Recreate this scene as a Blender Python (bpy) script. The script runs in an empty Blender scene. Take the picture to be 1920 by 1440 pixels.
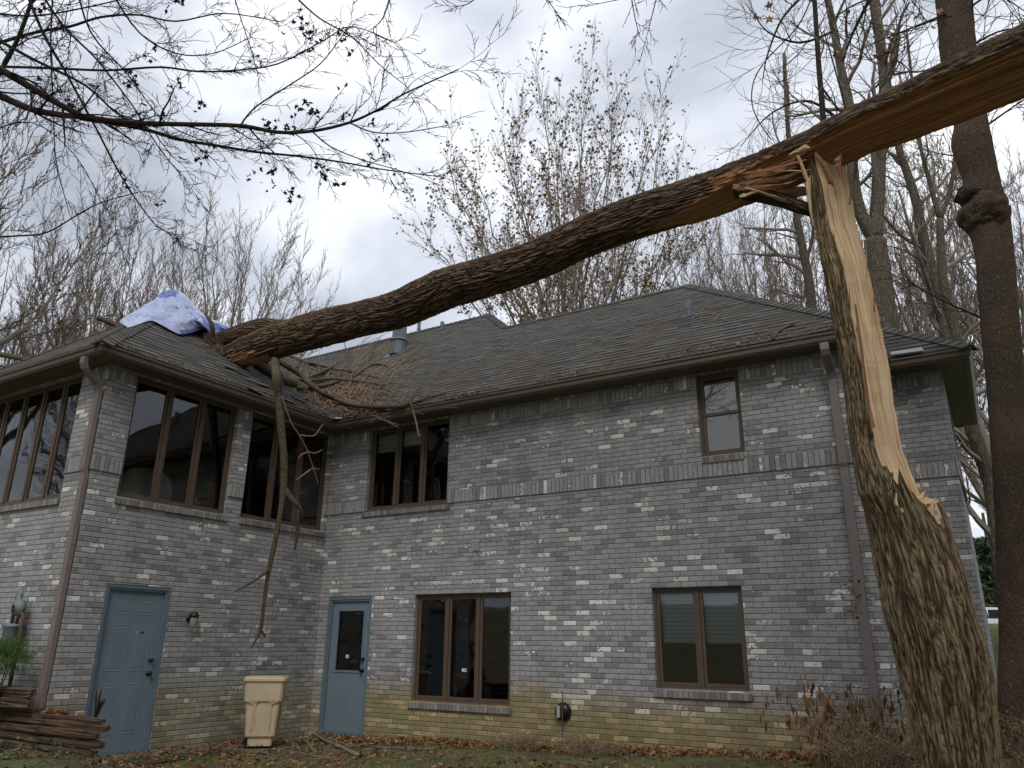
import bpy, math, random
import numpy as np
from mathutils import Vector, Matrix, noise as mnoise
random.seed(7); np.random.seed(7)
SC = bpy.context.scene
# ------------------------------------------------------------------ camera
F = 1438.34; CAM = np.array([9.9331, -9.9535, 1.3854])
YAW, PITCH, ROLL = 0.5506, 0.32594, 0.01062
cy_, sy_ = math.cos(YAW), math.sin(YAW)
FW = np.array([-sy_*math.cos(PITCH), cy_*math.cos(PITCH), math.sin(PITCH)])
RT0 = np.array([cy_, sy_, 0.0]); UP0 = np.cross(RT0, FW)
RT = RT0*math.cos(ROLL) + UP0*math.sin(ROLL); UP = -RT0*math.sin(ROLL) + UP0*math.cos(ROLL)
cam = bpy.data.cameras.new("camera"); camo = bpy.data.objects.new("camera", cam)
SC.collection.objects.link(camo); SC.camera = camo
cam.sensor_width = 36; cam.lens = F*36/1920; cam.clip_start = 0.05; cam.clip_end = 2000
camo.matrix_world = Matrix(((RT[0], UP[0], -FW[0], CAM[0]), (RT[1], UP[1], -FW[1], CAM[1]), (RT[2], UP[2], -FW[2], CAM[2]), (0, 0, 0, 1)))
SC.render.resolution_x = 1024; SC.render.resolution_y = 768
# ------------------------------------------------------------------ world, sun, exposure
SUN_EL, SUN_AZ = math.radians(46), math.radians(152)
w = bpy.data.worlds.new("World"); SC.world = w; w.use_nodes = True
nt = w.node_tree; nt.nodes.clear()
def wn(t, **k):
    n = nt.nodes.new(t)
    for a, b in k.items(): setattr(n, a, b)
    return n
out = wn('ShaderNodeOutputWorld'); bg = wn('ShaderNodeBackground'); bgc = wn('ShaderNodeBackground'); mixs = wn('ShaderNodeMixShader')
sky = wn('ShaderNodeTexSky', sky_type='NISHITA'); sky.sun_disc = False
sky.sun_elevation = SUN_EL; sky.sun_rotation = SUN_AZ
bg.inputs[1].default_value = 0.09
tc = wn('ShaderNodeTexCoord'); mp = wn('ShaderNodeMapping'); mp.inputs['Scale'].default_value = (1.0, 1.0, 1.9); mp.inputs['Location'].default_value = (.35, .1, .2)
n1 = wn('ShaderNodeTexNoise'); n1.inputs['Scale'].default_value = 2.3; n1.inputs['Detail'].default_value = 5; n1.inputs['Roughness'].default_value = .48; n1.inputs['Distortion'].default_value = .35
cr = wn('ShaderNodeValToRGB'); cr.color_ramp.elements[0].position = .39; cr.color_ramp.elements[1].position = .63
cr.color_ramp.elements[0].color = (.36, .395, .46, 1); cr.color_ramp.elements[1].color = (.90, .92, .95, 1)
e = cr.color_ramp.elements.new(.51); e.color = (.60, .635, .71, 1)
nt.links.new(tc.outputs['Generated'], mp.inputs[0]); nt.links.new(mp.outputs[0], n1.inputs[0]); nt.links.new(n1.outputs[0], cr.inputs[0])
nt.links.new(cr.outputs[0], bgc.inputs[0]); bgc.inputs[1].default_value = 1.04
nt.links.new(sky.outputs[0], bg.inputs[0]); mixs.inputs[0].default_value = .93
nt.links.new(bg.outputs[0], mixs.inputs[1]); nt.links.new(bgc.outputs[0], mixs.inputs[2]); nt.links.new(mixs.outputs[0], out.inputs[0])
sl = bpy.data.lights.new("sun", 'SUN'); sl.energy = 1.35; sl.angle = math.radians(28); sl.color = (1, .96, .9)
so = bpy.data.objects.new("sun", sl); SC.collection.objects.link(so)
sd = Vector((math.sin(SUN_AZ)*math.cos(SUN_EL), math.cos(SUN_AZ)*math.cos(SUN_EL), math.sin(SUN_EL)))
so.rotation_euler = sd.to_track_quat('Z', 'Y').to_euler()
vs = SC.view_settings; vs.view_transform = 'Standard'; vs.look = 'None'; vs.exposure = 0.38; vs.gamma = 1; vs.use_curve_mapping = False
SC.render.engine = 'CYCLES'
# ------------------------------------------------------------------ geometry from the surveyed photograph
def ray(x, y): return FW + RT*(x-960)/F - UP*(y-720)/F
def atd(x, y, D): return CAM + ray(x, y)*D
def atx(x, y, X): d = ray(x, y); return CAM + d*(X-CAM[0])/d[0]
def aty(x, y, Y): d = ray(x, y); return CAM + d*(Y-CAM[1])/d[1]
def atp(x, y, P, N): d = ray(x, y); P = np.array(P, float); N = np.array(N, float); return CAM + d*(((P-CAM)@N)/(d@N))
def depth(P): return float((np.array(P)-CAM)@FW)
OV, ZE, LB, XR, DR, XE, KP = .41, 5.087, 4.358, 8.795, 1.434, 9.758, .82
SOF = 4.975
EX = XE+OV; BX = XR+OV
# ------------------------------------------------------------------ object helpers
def link(o, parent=None):
    SC.collection.objects.link(o)
    if parent is not None: o.parent = parent
    return o
def tag(o, label=None, cat=None, group=None, kind=None):
    if label: o['label'] = label
    if cat: o['category'] = cat
    if group: o['group'] = group
    if kind: o['kind'] = kind
    return o
def empty(name, label, cat, group=None, loc=(0, 0, 0)):
    o = bpy.data.objects.new(name, None); o.location = loc; link(o); o.empty_display_size = .2
    return tag(o, label, cat, group)
class MB:
    def __init__(s): s.v = []; s.f = []; s.uv = []; s.mi = []; s.hasuv = False
    def face(s, pts, uv=None, m=0):
        b = len(s.v); s.v += [tuple(p) for p in pts]; s.f.append(tuple(range(b, b+len(pts)))); s.mi.append(m)
        if uv is not None: s.hasuv = True
        s.uv.append(uv)
    def mesh(s, pts, faces, uvs=None, m=0):
        b = len(s.v); s.v += [tuple(p) for p in pts]
        for i, f in enumerate(faces):
            s.f.append(tuple(b+k for k in f)); s.mi.append(m if isinstance(m, int) else m[i])
            s.uv.append(None if uvs is None else uvs[i])
        if uvs is not None: s.hasuv = True
    def box(s, x0, x1, y0, y1, z0, z1, m=0, T=None, bev=0):
        if T is None: T = lambda a, b, c: (a, b, c)
        if bev:
            b = bev
            P = []
            for (z, i) in ((z0, b), (z0+b, 0), (z1-b, 0), (z1, b)):
                P += [T(x0+i+b*0, y0+i, z), T(x1-i, y0+i, z), T(x1-i, y1-i, z), T(x0+i, y1-i, z)]
            fs = [(3, 2, 1, 0), (12, 13, 14, 15)]
            for k in range(3):
                for j in range(4): fs.append((k*4+j, k*4+(j+1) % 4, k*4+4+(j+1) % 4, k*4+4+j))
            s.mesh(P, fs, None, m); return
        P = [T(a, b, c) for c in (z0, z1) for (a, b) in ((x0, y0), (x1, y0), (x1, y1), (x0, y1))]
        s.mesh(P, [(3, 2, 1, 0), (4, 5, 6, 7), (0, 1, 5, 4), (1, 2, 6, 5), (2, 3, 7, 6), (3, 0, 4, 7)], None, m)
    def tube(s, path, rad, n=8, m=0, cap=True, disp=None, uvr=None):
        P = np.array(path, float); k = len(P)
        if np.isscalar(rad): rad = [rad]*k
        T = np.gradient(P, axis=0) if k > 2 else np.array([P[1]-P[0]]*2)
        T /= np.linalg.norm(T, axis=1)[:, None]+1e-9
        ref = np.array([0, 0, 1.]) if abs(T[0][2]) < .9 else np.array([1., 0, 0])
        a = np.cross(T[0], ref); a /= np.linalg.norm(a)
        ang = np.arange(n)*2*math.pi/n; ca, sa = np.cos(ang), np.sin(ang)
        V = []; L = 0; Ls = []
        for i in range(k):
            a = a - T[i]*(a@T[i]); a /= np.linalg.norm(a)+1e-9; b = np.cross(T[i], a)
            if i: L += np.linalg.norm(P[i]-P[i-1])
            Ls.append(L)
            r = np.full(n, rad[i]) if disp is None else rad[i]*(1+np.array([disp(L, t, ca[j], sa[j]) for j, t in enumerate(ang)]))
            V.append(P[i][None, :] + (ca*r)[:, None]*a + (sa*r)[:, None]*b)
        V = np.concatenate(V)
        fs = []; uvs = []; R = uvr or float(np.mean(rad))
        for i in range(k-1):
            for j in range(n):
                j2 = (j+1) % n
                fs.append((i*n+j, i*n+j2, (i+1)*n+j2, (i+1)*n+j))
                u0, u1 = ang[j]*R, (ang[j]+2*math.pi/n)*R
                uvs.append(((u0, Ls[i]), (u1, Ls[i]), (u1, Ls[i+1]), (u0, Ls[i+1])))
        if cap:
            fs.append(tuple(range(n))[::-1]); uvs.append(tuple((ca[j]*R, sa[j]*R) for j in range(n)))
            fs.append(tuple(range((k-1)*n, k*n))); uvs.append(tuple((ca[j]*R, sa[j]*R) for j in range(n)))
        s.mesh(V, fs, uvs, m)
    def lathe(s, prof, c=(0, 0, 0), axis='z', n=20, m=0):
        P = []
        for (r, h) in prof:
            for j in range(n):
                t = 2*math.pi*j/n; x, y = r*math.cos(t), r*math.sin(t)
                q = (x, y, h) if axis == 'z' else ((x, h, y) if axis == 'y' else (h, x, y))
                P.append((c[0]+q[0], c[1]+q[1], c[2]+q[2]))
        fs = []
        for i in range(len(prof)-1):
            for j in range(n): fs.append((i*n+j, i*n+(j+1) % n, (i+1)*n+(j+1) % n, (i+1)*n+j))
        fs.append(tuple(range(n))); fs.append(tuple(range((len(prof)-1)*n, len(prof)*n)))
        s.mesh(P, fs, None, m)
    def build(s, name, mats, parent=None, smooth=False, autos=False):
        me = bpy.data.meshes.new(name)
        if not isinstance(mats, (list, tuple)): mats = [mats]
        me.from_pydata(s.v, [], s.f)
        for mt in mats: me.materials.append(mt)
        me.polygons.foreach_set('material_index', s.mi)
        if s.hasuv:
            ul = me.uv_layers.new(name='UVMap'); flat = []
            for f, u in zip(s.f, s.uv):
                if u is None: flat += [0., 0.]*len(f)
                else:
                    for q in u: flat += [q[0], q[1]]
            ul.data.foreach_set('uv', flat)
        if smooth: me.polygons.foreach_set('use_smooth', [True]*len(s.f))
        me.update()
        o = bpy.data.objects.new(name, me); link(o, parent)
        return o
def WA(u, n, z): return (u, -n, z)              # wall facing the camera (plane y = 0)
def WB(u, n, z): return (n, u, z)               # wall of the wing facing +x (plane x = 0)
def WC(u, n, z): return (u, -LB-n, z)           # front wall of the wing
def WR(u, n, z): return (u, DR-n, z)            # recessed wall
def WE(u, n, z): return (XE+n, u, z)
# ------------------------------------------------------------------ materials
class NT:
    def __init__(s, name):
        s.m = bpy.data.materials.new(name); s.m.use_nodes = True; s.t = s.m.node_tree; s.t.nodes.clear()
        s.out = s.n('ShaderNodeOutputMaterial'); s.p = s.n('ShaderNodeBsdfPrincipled'); s.l(s.p.outputs[0], s.out.inputs[0])
    def n(s, t, **k):
        x = s.t.nodes.new(t)
        for a, b in k.items(): setattr(x, a, b)
        return x
    def l(s, a, b): s.t.links.new(a, b)
    def put(s, sock, v):
        if isinstance(v, bpy.types.NodeSocket): s.l(v, sock)
        elif v is not None: sock.default_value = v
    def math(s, op, a, b=None, c=None, clamp=False):
        x = s.n('ShaderNodeMath', operation=op); x.use_clamp = clamp
        s.put(x.inputs[0], a); s.put(x.inputs[1], b)
        if c is not None: s.put(x.inputs[2], c)
        return x.outputs[0]
    def mix(s, f, a, b, bt='MIX'):
        x = s.n('ShaderNodeMixRGB', blend_type=bt); s.put(x.inputs[0], f)
        for i, v in ((1, a), (2, b)): s.put(x.inputs[i], v if isinstance(v, bpy.types.NodeSocket) else tuple(v)+(1,))
        return x.outputs[0]
    def ramp(s, f, stops, interp='LINEAR'):
        x = s.n('ShaderNodeValToRGB'); x.color_ramp.interpolation = interp; s.put(x.inputs[0], f); E_ = x.color_ramp.elements
        while len(E_) < len(stops): E_.new(.5)
        for e_, (p_, c_) in zip(E_, stops): e_.position = p_; e_.color = (tuple(c_)+(1,)) if not isinstance(c_, (int, float)) else (c_, c_, c_, 1)
        return x.outputs[0]
    def noise(s, vec, scale, detail=4, rough=.55, dist=0, out=0):
        x = s.n('ShaderNodeTexNoise'); s.put(x.inputs['Vector'], vec); x.inputs['Scale'].default_value = scale
        x.inputs['Detail'].default_value = detail; x.inputs['Roughness'].default_value = rough; x.inputs['Distortion'].default_value = dist
        return x.outputs[out]
    def vor(s, vec, scale, feature='F1', out=0, rnd=1):
        x = s.n('ShaderNodeTexVoronoi', feature=feature); s.put(x.inputs['Vector'], vec); x.inputs['Scale'].default_value = scale
        x.inputs['Randomness'].default_value = rnd; return x.outputs[out]
    def xyz(s, x, y, z=0.):
        c = s.n('ShaderNodeCombineXYZ'); s.put(c.inputs[0], x); s.put(c.inputs[1], y); s.put(c.inputs[2], z); return c.outputs[0]
    def sep(s, v):
        c = s.n('ShaderNodeSeparateXYZ'); s.put(c.inputs[0], v); return c.outputs
    def obj(s): return s.n('ShaderNodeTexCoord').outputs['Object']
    def pos(s): return s.n('ShaderNodeNewGeometry').outputs['Position']
    def uv(s): return s.n('ShaderNodeTexCoord').outputs['UV']
    def mapv(s, v, sc=(1, 1, 1), loc=(0, 0, 0)):
        x = s.n('ShaderNodeMapping'); s.put(x.inputs[0], v); x.inputs['Scale'].default_value = sc; x.inputs['Location'].default_value = loc; return x.outputs[0]
    def bump(s, h, strength=.5, dist=.01):
        x = s.n('ShaderNodeBump'); x.inputs['Strength'].default_value = strength; x.inputs['Distance'].default_value = dist
        s.put(x.inputs['Height'], h); s.l(x.outputs[0], s.p.inputs['Normal'])
    def col(s, c): s.put(s.p.inputs['Base Color'], c if isinstance(c, bpy.types.NodeSocket) else tuple(c)+(1,))
    def rough(s, r): s.put(s.p.inputs['Roughness'], r)
def simple(name, c, rough=.6, var=.15, scale=8, bump=0, metal=0):
    t = NT(name); v = t.obj(); f = t.noise(v, scale, 5)
    t.col(t.mix(f, tuple(x*(1-var*1.6) for x in c), tuple(min(1, x*(1+var*1.6)) for x in c))); t.rough(rough); t.p.inputs['Metallic'].default_value = metal
    t.p.inputs['Specular IOR Level'].default_value = .35
    if bump: t.bump(t.noise(v, scale*6, 4), bump, .004)
    return t.m
def brick_mat():
    t = NT('grey_brick'); uv = t.uv(); X = t.sep(uv); P = t.sep(t.pos()); z = P[2]
    # soldier bands
    b1 = t.math('MULTIPLY', t.math('GREATER_THAN', z, 3.502), t.math('LESS_THAN', z, 3.705))
    b2 = t.math('GREATER_THAN', z, 4.772)
    band = t.math('MAXIMUM', b1, b2)
    def lay(u, v, bw, bh, off):
        row = t.math('FLOOR', t.math('DIVIDE', v, bh))
        sh = t.math('MULTIPLY', t.math('MODULO', row, 2.0), off)
        # slight random slip of each row
        uu = t.math('ADD', t.math('DIVIDE', u, bw), sh)
        cu = t.math('FLOOR', uu); fu = t.math('FRACT', uu); fv = t.math('FRACT', t.math('DIVIDE', v, bh))
        du = t.math('MULTIPLY', t.math('MINIMUM', fu, t.math('SUBTRACT', 1., fu)), bw*(1.6 if bw > bh else 1))
        dv = t.math('MULTIPLY', t.math('MINIMUM', fv, t.math('SUBTRACT', 1., fv)), bh)
        return cu, row, t.math('MINIMUM', du, dv)
    wob = t.noise(uv, 9., 3)
    u = t.math('ADD', X[0], t.math('MULTIPLY', t.math('SUBTRACT', wob, .5), .012)); v = t.math('ADD', X[1], t.math('MULTIPLY', t.math('SUBTRACT', t.noise(uv, 5.3, 3), .5), .008))
    c1, r1, d1 = lay(u, v, .2045, .0677, .5)
    c2, r2, d2 = lay(u, t.math('SUBTRACT', v, 3.502), .0677, .2035, 0.)
    def sel(a, b):
        x = t.n('ShaderNodeMix'); x.data_type = 'FLOAT'; t.put(x.inputs[0], band); t.put(x.inputs[2], a); t.put(x.inputs[3], b); return x.outputs[0]
    cu, row, d = sel(c1, c2), sel(r1, t.math('ADD', r2, 77.)), sel(d1, d2)
    wn_ = t.n('ShaderNodeTexWhiteNoise', noise_dimensions='3D'); t.l(t.xyz(cu, row, 3.), wn_.inputs[0]); rv = wn_.outputs[0]; rc = t.sep(wn_.outputs[1])
    fine = t.noise(t.xyz(t.math('ADD', X[0], t.math('MULTIPLY', rv, 50.)), X[1], rv), 16., 5, .6)
    base = t.ramp(rv, [(0, (.10, .10, .11)), (.13, (.15, .15, .16)), (.22, (.29, .29, .30)), (.55, (.375, .375, .38)), (.8, (.335, .34, .365)), (1, (.44, .43, .425))])
    base = t.mix(.5, base, t.mix(t.noise(uv, 45, 4), (.19, .19, .20), (.50, .495, .495)), 'MIX')
    base = t.mix(t.math('MULTIPLY', t.math('GREATER_THAN', fine, .56), .3), base, (.14, .138, .14))
    wn2 = t.n('ShaderNodeTexWhiteNoise', noise_dimensions='3D'); t.l(t.xyz(cu, row, 9.), wn2.inputs[0]); rv2 = wn2.outputs[0]
    clump = t.noise(uv, .55, 2)
    thr = t.math('ADD', .855, t.math('MULTIPLY', t.math('SUBTRACT', .5, clump), .28))
    isw = t.math('GREATER_THAN', rv2, thr)
    pn = t.noise(t.xyz(t.math('ADD', X[0], t.math('MULTIPLY', rv, 30.)), X[1], t.math('MULTIPLY', rc[0], 9.)), 11., 3, .6, 1.2)
    lim = t.math('ADD', .36, t.math('MULTIPLY', rc[1], .28))
    patch = t.math('MULTIPLY', t.math('GREATER_THAN', pn, lim), isw)
    wcol = t.mix(rc[2], (.56, .55, .52), (.80, .79, .77))
    base = t.mix(patch, base, wcol)
    # small white flecks on ordinary bricks
    fl = t.math('GREATER_THAN', t.noise(t.mapv(uv, (34, 20, 1)), 1., 3, .6, 1.), .675)
    base = t.mix(t.math('MULTIPLY', fl, .75), base, (.52, .51, .50))
    mort = t.math('LESS_THAN', d, .0040)
    base = t.mix(mort, base, t.mix(t.noise(uv, 12, 3), (.125, .11, .09), (.20, .178, .145)))
    # algae stain rising from the ground along the right hand wall
    edge = t.math('ADD', .50, t.math('MULTIPLY', t.noise(t.xyz(t.math('ADD', P[0], P[1]), 0., z), .8, 5, .65), .78))
    st = t.math('MULTIPLY', t.math('DIVIDE', t.math('SUBTRACT', edge, z), .42), 1., clamp=True)
    onA = t.math('MULTIPLY', t.math('GREATER_THAN', P[0], 1.1), .85)
    onB = t.math('MULTIPLY', t.math('LESS_THAN', P[0], 1.1), .45)
    st = t.math('MULTIPLY', st, t.math('ADD', onA, onB))
    stc = t.mix(t.math('GREATER_THAN', rv, .8), (.78, .66, .36), (1.25, .95, .52))
    base = t.mix(st, base, t.mix(1., base, stc, 'MULTIPLY'))
    base = t.mix(t.math('MULTIPLY', st, .45), base, (.30, .235, .085))
    gr = t.math('MULTIPLY', t.ramp(t.noise(t.mapv(uv, (2.6, .28, 1)), 1., 5, .65), [(.42, 0), (.68, 1)]), .30)
    base = t.mix(gr, base, t.mix(1., base, (.52, .50, .46), 'MULTIPLY'))
    ef = t.math('MULTIPLY', t.ramp(t.noise(uv, 1.1, 5, .7), [(.55, 0), (.75, 1)]), .16)
    base = t.mix(ef, base, (.46, .45, .43))
    t.col(base); t.rough(.88); t.p.inputs['Specular IOR Level'].default_value = .25
    h = t.math('ADD', t.math('MULTIPLY', t.math('MINIMUM', t.math('DIVIDE', d, .009), 1.), 1.), t.math('MULTIPLY', fine, .35))
    h = t.math('ADD', h, t.math('MULTIPLY', rv2, .35))
    t.bump(h, .75, .008)
    return t.m
def sill_mat():
    t = NT('rowlock_sill_brick'); P = t.sep(t.pos()); u = t.math('ADD', P[0], P[1])
    c = t.math('FLOOR', t.math('DIVIDE', u, .0677)); fr = t.math('FRACT', t.math('DIVIDE', u, .0677)); d = t.math('MINIMUM', fr, t.math('SUBTRACT', 1., fr))
    wn_ = t.n('ShaderNodeTexWhiteNoise', noise_dimensions='1D'); t.l(c, wn_.inputs['W'])
    b = t.ramp(wn_.outputs[0], [(0, (.15, .14, .14)), (.5, (.25, .235, .22)), (1, (.36, .33, .29))])
    b = t.mix(t.math('MULTIPLY', t.noise(t.pos(), 20, 4), .5), b, (.16, .16, .15))
    b = t.mix(t.math('LESS_THAN', d, .07), b, (.12, .11, .1)); t.col(b); t.rough(.9)
    t.bump(t.math('MINIMUM', t.math('MULTIPLY', d, 8.), 1.), .6, .006); return t.m
def shingle_mat():
    t = NT('asphalt_shingles'); uv = t.uv(); X = t.sep(uv)
    eh = .1425
    vv = t.math('ADD', X[1], t.math('MULTIPLY', t.math('SUBTRACT', t.noise(t.mapv(uv, (1, .3, 1)), 2.2, 2), .5), .006))
    q = t.math('DIVIDE', vv, eh); row = t.math('FLOOR', q); fv = t.math('FRACT', q)
    wr = t.n('ShaderNodeTexWhiteNoise', noise_dimensions='1D'); t.l(row, wr.inputs['W'])
    uu = t.math('ADD', X[0], t.math('MULTIPLY', wr.outputs[0], 3.7))
    # irregular tabs: two overlaid widths
    ta = t.math('FLOOR', t.math('DIVIDE', uu, .33)); tb = t.math('FLOOR', t.math('DIVIDE', t.math('ADD', uu, .11), .21))
    w1 = t.n('ShaderNodeTexWhiteNoise', noise_dimensions='3D'); t.l(t.xyz(ta, row, 1.), w1.inputs[0])
    w2 = t.n('ShaderNodeTexWhiteNoise', noise_dimensions='3D'); t.l(t.xyz(tb, row, 5.), w2.inputs[0])
    tone = t.math('ADD', t.math('MULTIPLY', w1.outputs[0], .5), t.math('MULTIPLY', w2.outputs[0], .5))
    c = t.ramp(tone, [(0, (.040, .037, .032)), (.35, (.076, .071, .063)), (.65, (.100, .095, .084)), (1, (.150, .142, .126))])
    c = t.mix(t.noise(uv, 90, 3), t.mix(1., c, (.72, .72, .72), 'MULTIPLY'), t.mix(1., c, (1.3, 1.3, 1.28), 'MULTIPLY'))
    # reddish brown weathering streaks lower on the slope, mossy grey green elsewhere
    P = t.sep(t.pos()); lo = t.math('SUBTRACT', 1., t.math('DIVIDE', t.math('SUBTRACT', P[2], 5.1), 2.2), clamp=True)
    sk = t.math('MULTIPLY', t.ramp(t.noise(t.mapv(uv, (1.7, .35, 1)), 1.2, 4), [(.4, 0), (.62, 1)]), lo)
    sk = t.math('MULTIPLY', sk, t.math('GREATER_THAN', P[0], .41))
    c = t.mix(t.math('MULTIPLY', sk, .62), c, (.062, .040, .033))
    # tab edge and the shadow under it painted as one dark band, broken lengthwise
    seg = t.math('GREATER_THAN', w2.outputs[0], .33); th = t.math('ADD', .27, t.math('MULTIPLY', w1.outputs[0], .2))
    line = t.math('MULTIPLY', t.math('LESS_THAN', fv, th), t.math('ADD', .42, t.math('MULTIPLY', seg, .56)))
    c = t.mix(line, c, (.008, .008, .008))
    t.col(c); t.rough(.93); t.p.inputs['Specular IOR Level'].default_value = .2
    h = t.math('ADD', t.math('SUBTRACT', 1., fv), t.math('MULTIPLY', w2.outputs[0], .5))
    t.bump(h, .9, .014); return t.m
def bark_mat(name, ridge, furrow, moss=(.10, .12, .04), mossamt=.25, su=26, sv=5, dist=.03, strength=.9):
    t = NT(name); uv = t.uv(); v = t.mapv(uv, (su, sv, 1))
    wv = t.n('ShaderNodeVectorMath', operation='ADD'); t.l(v, wv.inputs[0])
    nn = t.n('ShaderNodeTexNoise'); t.l(t.mapv(uv, (su*.35, sv*.5, 1)), nn.inputs[0]); nn.inputs['Scale'].default_value = 1.; nn.inputs['Detail'].default_value = 3
    sc_ = t.n('ShaderNodeVectorMath', operation='SCALE'); t.l(nn.outputs[1], sc_.inputs[0]); sc_.inputs['Scale'].default_value = 2.2; t.l(sc_.outputs[0], wv.inputs[1])
    e1 = t.vor(wv.outputs[0], 1., 'DISTANCE_TO_EDGE'); n1_ = t.noise(wv.outputs[0], 2.6, 5, .65)
    h = t.math('ADD', t.math('MINIMUM', t.math('MULTIPLY', e1, 3.2), 1.), t.math('MULTIPLY', n1_, .7))
    c = t.ramp(t.math('MULTIPLY', h, .62), [(.12, furrow), (.5, tuple(.55*a+.45*b for a, b in zip(ridge, furrow))), (.8, ridge), (1, tuple(min(1, x*1.35) for x in ridge))])
    big = t.noise(t.obj(), 1.7, 4); c = t.mix(t.math('MULTIPLY', t.ramp(big, [(.45, 0), (.7, 1)]), mossamt), c, moss)
    c = t.mix(t.noise(t.obj(), 38, 3), t.mix(1., c, (.7, .7, .7), 'MULTIPLY'), t.mix(1., c, (1.25, 1.25, 1.25), 'MULTIPLY'))
    t.col(c); t.rough(.95); t.p.inputs['Specular IOR Level'].default_value = .15; t.bump(h, strength, dist); return t.m
def ridge_bark(name, ridge, furrow, moss, mossamt):
    t = NT(name); a = t.n('ShaderNodeAttribute'); a.attribute_name = 'ridge'; f = a.outputs['Fac']
    fine = t.noise(t.mapv(t.uv(), (60, 14, 1)), 1., 4, .65); h = t.math('ADD', f, t.math('MULTIPLY', t.math('SUBTRACT', fine, .5), .55))
    c = t.ramp(h, [(.05, furrow), (.38, tuple(.4*x+.6*y for x, y in zip(ridge, furrow))), (.7, ridge), (1, tuple(min(1, x*1.3) for x in ridge))])
    c = t.mix(t.math('MULTIPLY', t.ramp(t.noise(t.obj(), 1.5, 4), [(.45, 0), (.68, 1)]), mossamt), c, t.mix(f, furrow, moss))
    c = t.mix(t.noise(t.obj(), 26, 3), t.mix(1., c, (.72, .72, .72), 'MULTIPLY'), t.mix(1., c, (1.25, 1.25, 1.25), 'MULTIPLY'))
    t.col(c); t.rough(.95); t.p.inputs['Specular IOR Level'].default_value = .15; t.bump(fine, .5, .012); return t.m
def ridge_h(x, y, z):      # interlaced furrows running along z
    q = mnoise.noise(Vector((x*6, y*6, z*1.6)))*.05
    f1 = abs(mnoise.noise(Vector(((x+q)*25, (y+q)*25, z*1.5)))); f2 = abs(mnoise.noise(Vector(((x-q)*23+31, (y+q)*23+7, z*1.9+11))))
    f3 = abs(mnoise.noise(Vector((x*48, y*48, z*7+5))))
    return min(1., .10+min(f1*3.4, f2*3.8, .3+f3*2.2))
def setridge(o, vals):
    at = o.data.attributes.new('ridge', 'FLOAT', 'POINT'); at.data.foreach_set('value', vals)
def wood_mat(name, a, b, dark, su=30, sv=1.1):
    t = NT(name); uv = t.uv(); g = t.noise(t.mapv(uv, (su, sv, 1)), 1., 5, .6, .6)
    c = t.ramp(g, [(.3, dark), (.42, a), (.62, b), (1, tuple(min(1, x*1.12) for x in b))])
    g2 = t.noise(t.mapv(uv, (su*3.2, sv*.8, 1)), 1., 4, .7); c = t.mix(t.math('MULTIPLY', t.ramp(g2, [(.56, 0), (.64, 1)]), .6), c, dark); c = t.mix(t.math('MULTIPLY', t.ramp(g2, [(.30, 1), (.40, 0)]), .45), c, tuple(min(1, x*1.25) for x in b))
    c = t.mix(t.math('MULTIPLY', t.ramp(t.noise(t.mapv(uv, (5, .5, 1)), 1., 3), [(.5, 0), (.7, 1)]), .5), c, a)
    t.col(c); t.rough(.75); t.p.inputs['Specular IOR Level'].default_value = .25; t.bump(t.math('ADD', g, t.math('MULTIPLY', g2, .6)), .9, .014); return t.m
def twig_mat(name, a, b):
    t = NT(name); f = t.noise(t.obj(), 3., 3); t.col(t.mix(f, a, b)); t.rough(.9); t.p.inputs['Specular IOR Level'].default_value = .15; return t.m
def leaf_mat(name, cols):
    t = NT(name); g = t.n('ShaderNodeNewGeometry'); r = g.outputs['Random Per Island']
    t.col(t.ramp(r, [(i/(len(cols)-1), c) for i, c in enumerate(cols)])); t.rough(.8); t.p.inputs['Specular IOR Level'].default_value = .2
    try: t.p.inputs['Transmission Weight'].default_value = 0
    except Exception: pass
    return t.m
def glass_mat():
    t = NT('window_glass'); tr = t.n('ShaderNodeBsdfTransparent'); gl = t.n('ShaderNodeBsdfGlossy'); gl.inputs['Roughness'].default_value = .02
    fr = t.n('ShaderNodeFresnel'); fr.inputs[0].default_value = 2.05
    bp = t.n('ShaderNodeBump'); bp.inputs['Strength'].default_value = .12; bp.inputs['Distance'].default_value = .03
    t.l(t.noise(t.pos(), 1.1, 2), bp.inputs['Height']); t.l(bp.outputs[0], gl.inputs['Normal'])
    tr.inputs[0].default_value = (.82, .86, .86, 1)
    mx = t.n('ShaderNodeMixShader'); t.l(fr.outputs[0], mx.inputs[0]); t.l(tr.outputs[0], mx.inputs[1]); t.l(gl.outputs[0], mx.inputs[2]); t.l(mx.outputs[0], t.out.inputs[0])
    return t.m
def ground_mat():
    t = NT('yard_ground'); p = t.pos(); P = t.sep(p)
    g = t.noise(p, 1.6, 5); s_ = t.noise(p, 14, 5)
    soil = t.mix(s_, (.05, .036, .022), (.14, .10, .055)); grass = t.mix(t.noise(p, 30, 4), (.05, .075, .018), (.17, .17, .05))
    far = t.math('GREATER_THAN', P[1], 1.5)
    f = t.math('MAXIMUM', t.ramp(g, [(.42, 0), (.55, 1)]), far)
    t.col(t.mix(f, soil, grass)); t.rough(.95); t.bump(s_, .8, .03); return t.m
M = {}
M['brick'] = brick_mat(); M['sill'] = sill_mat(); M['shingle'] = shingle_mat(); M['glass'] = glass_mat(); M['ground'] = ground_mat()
M['gutter'] = simple('gutter_brown_paint', (.115, .085, .068), .45, .12, 5); M['downspout'] = simple('downspout_taupe_paint', (.20, .165, .155), .5, .1, 4)
M['soffit'] = simple('soffit_brown_vinyl', (.12, .10, .085), .6, .1, 6); M['frame'] = simple('window_frame_bronze', (.105, .072, .052), .5, .15, 12, .1)
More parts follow.
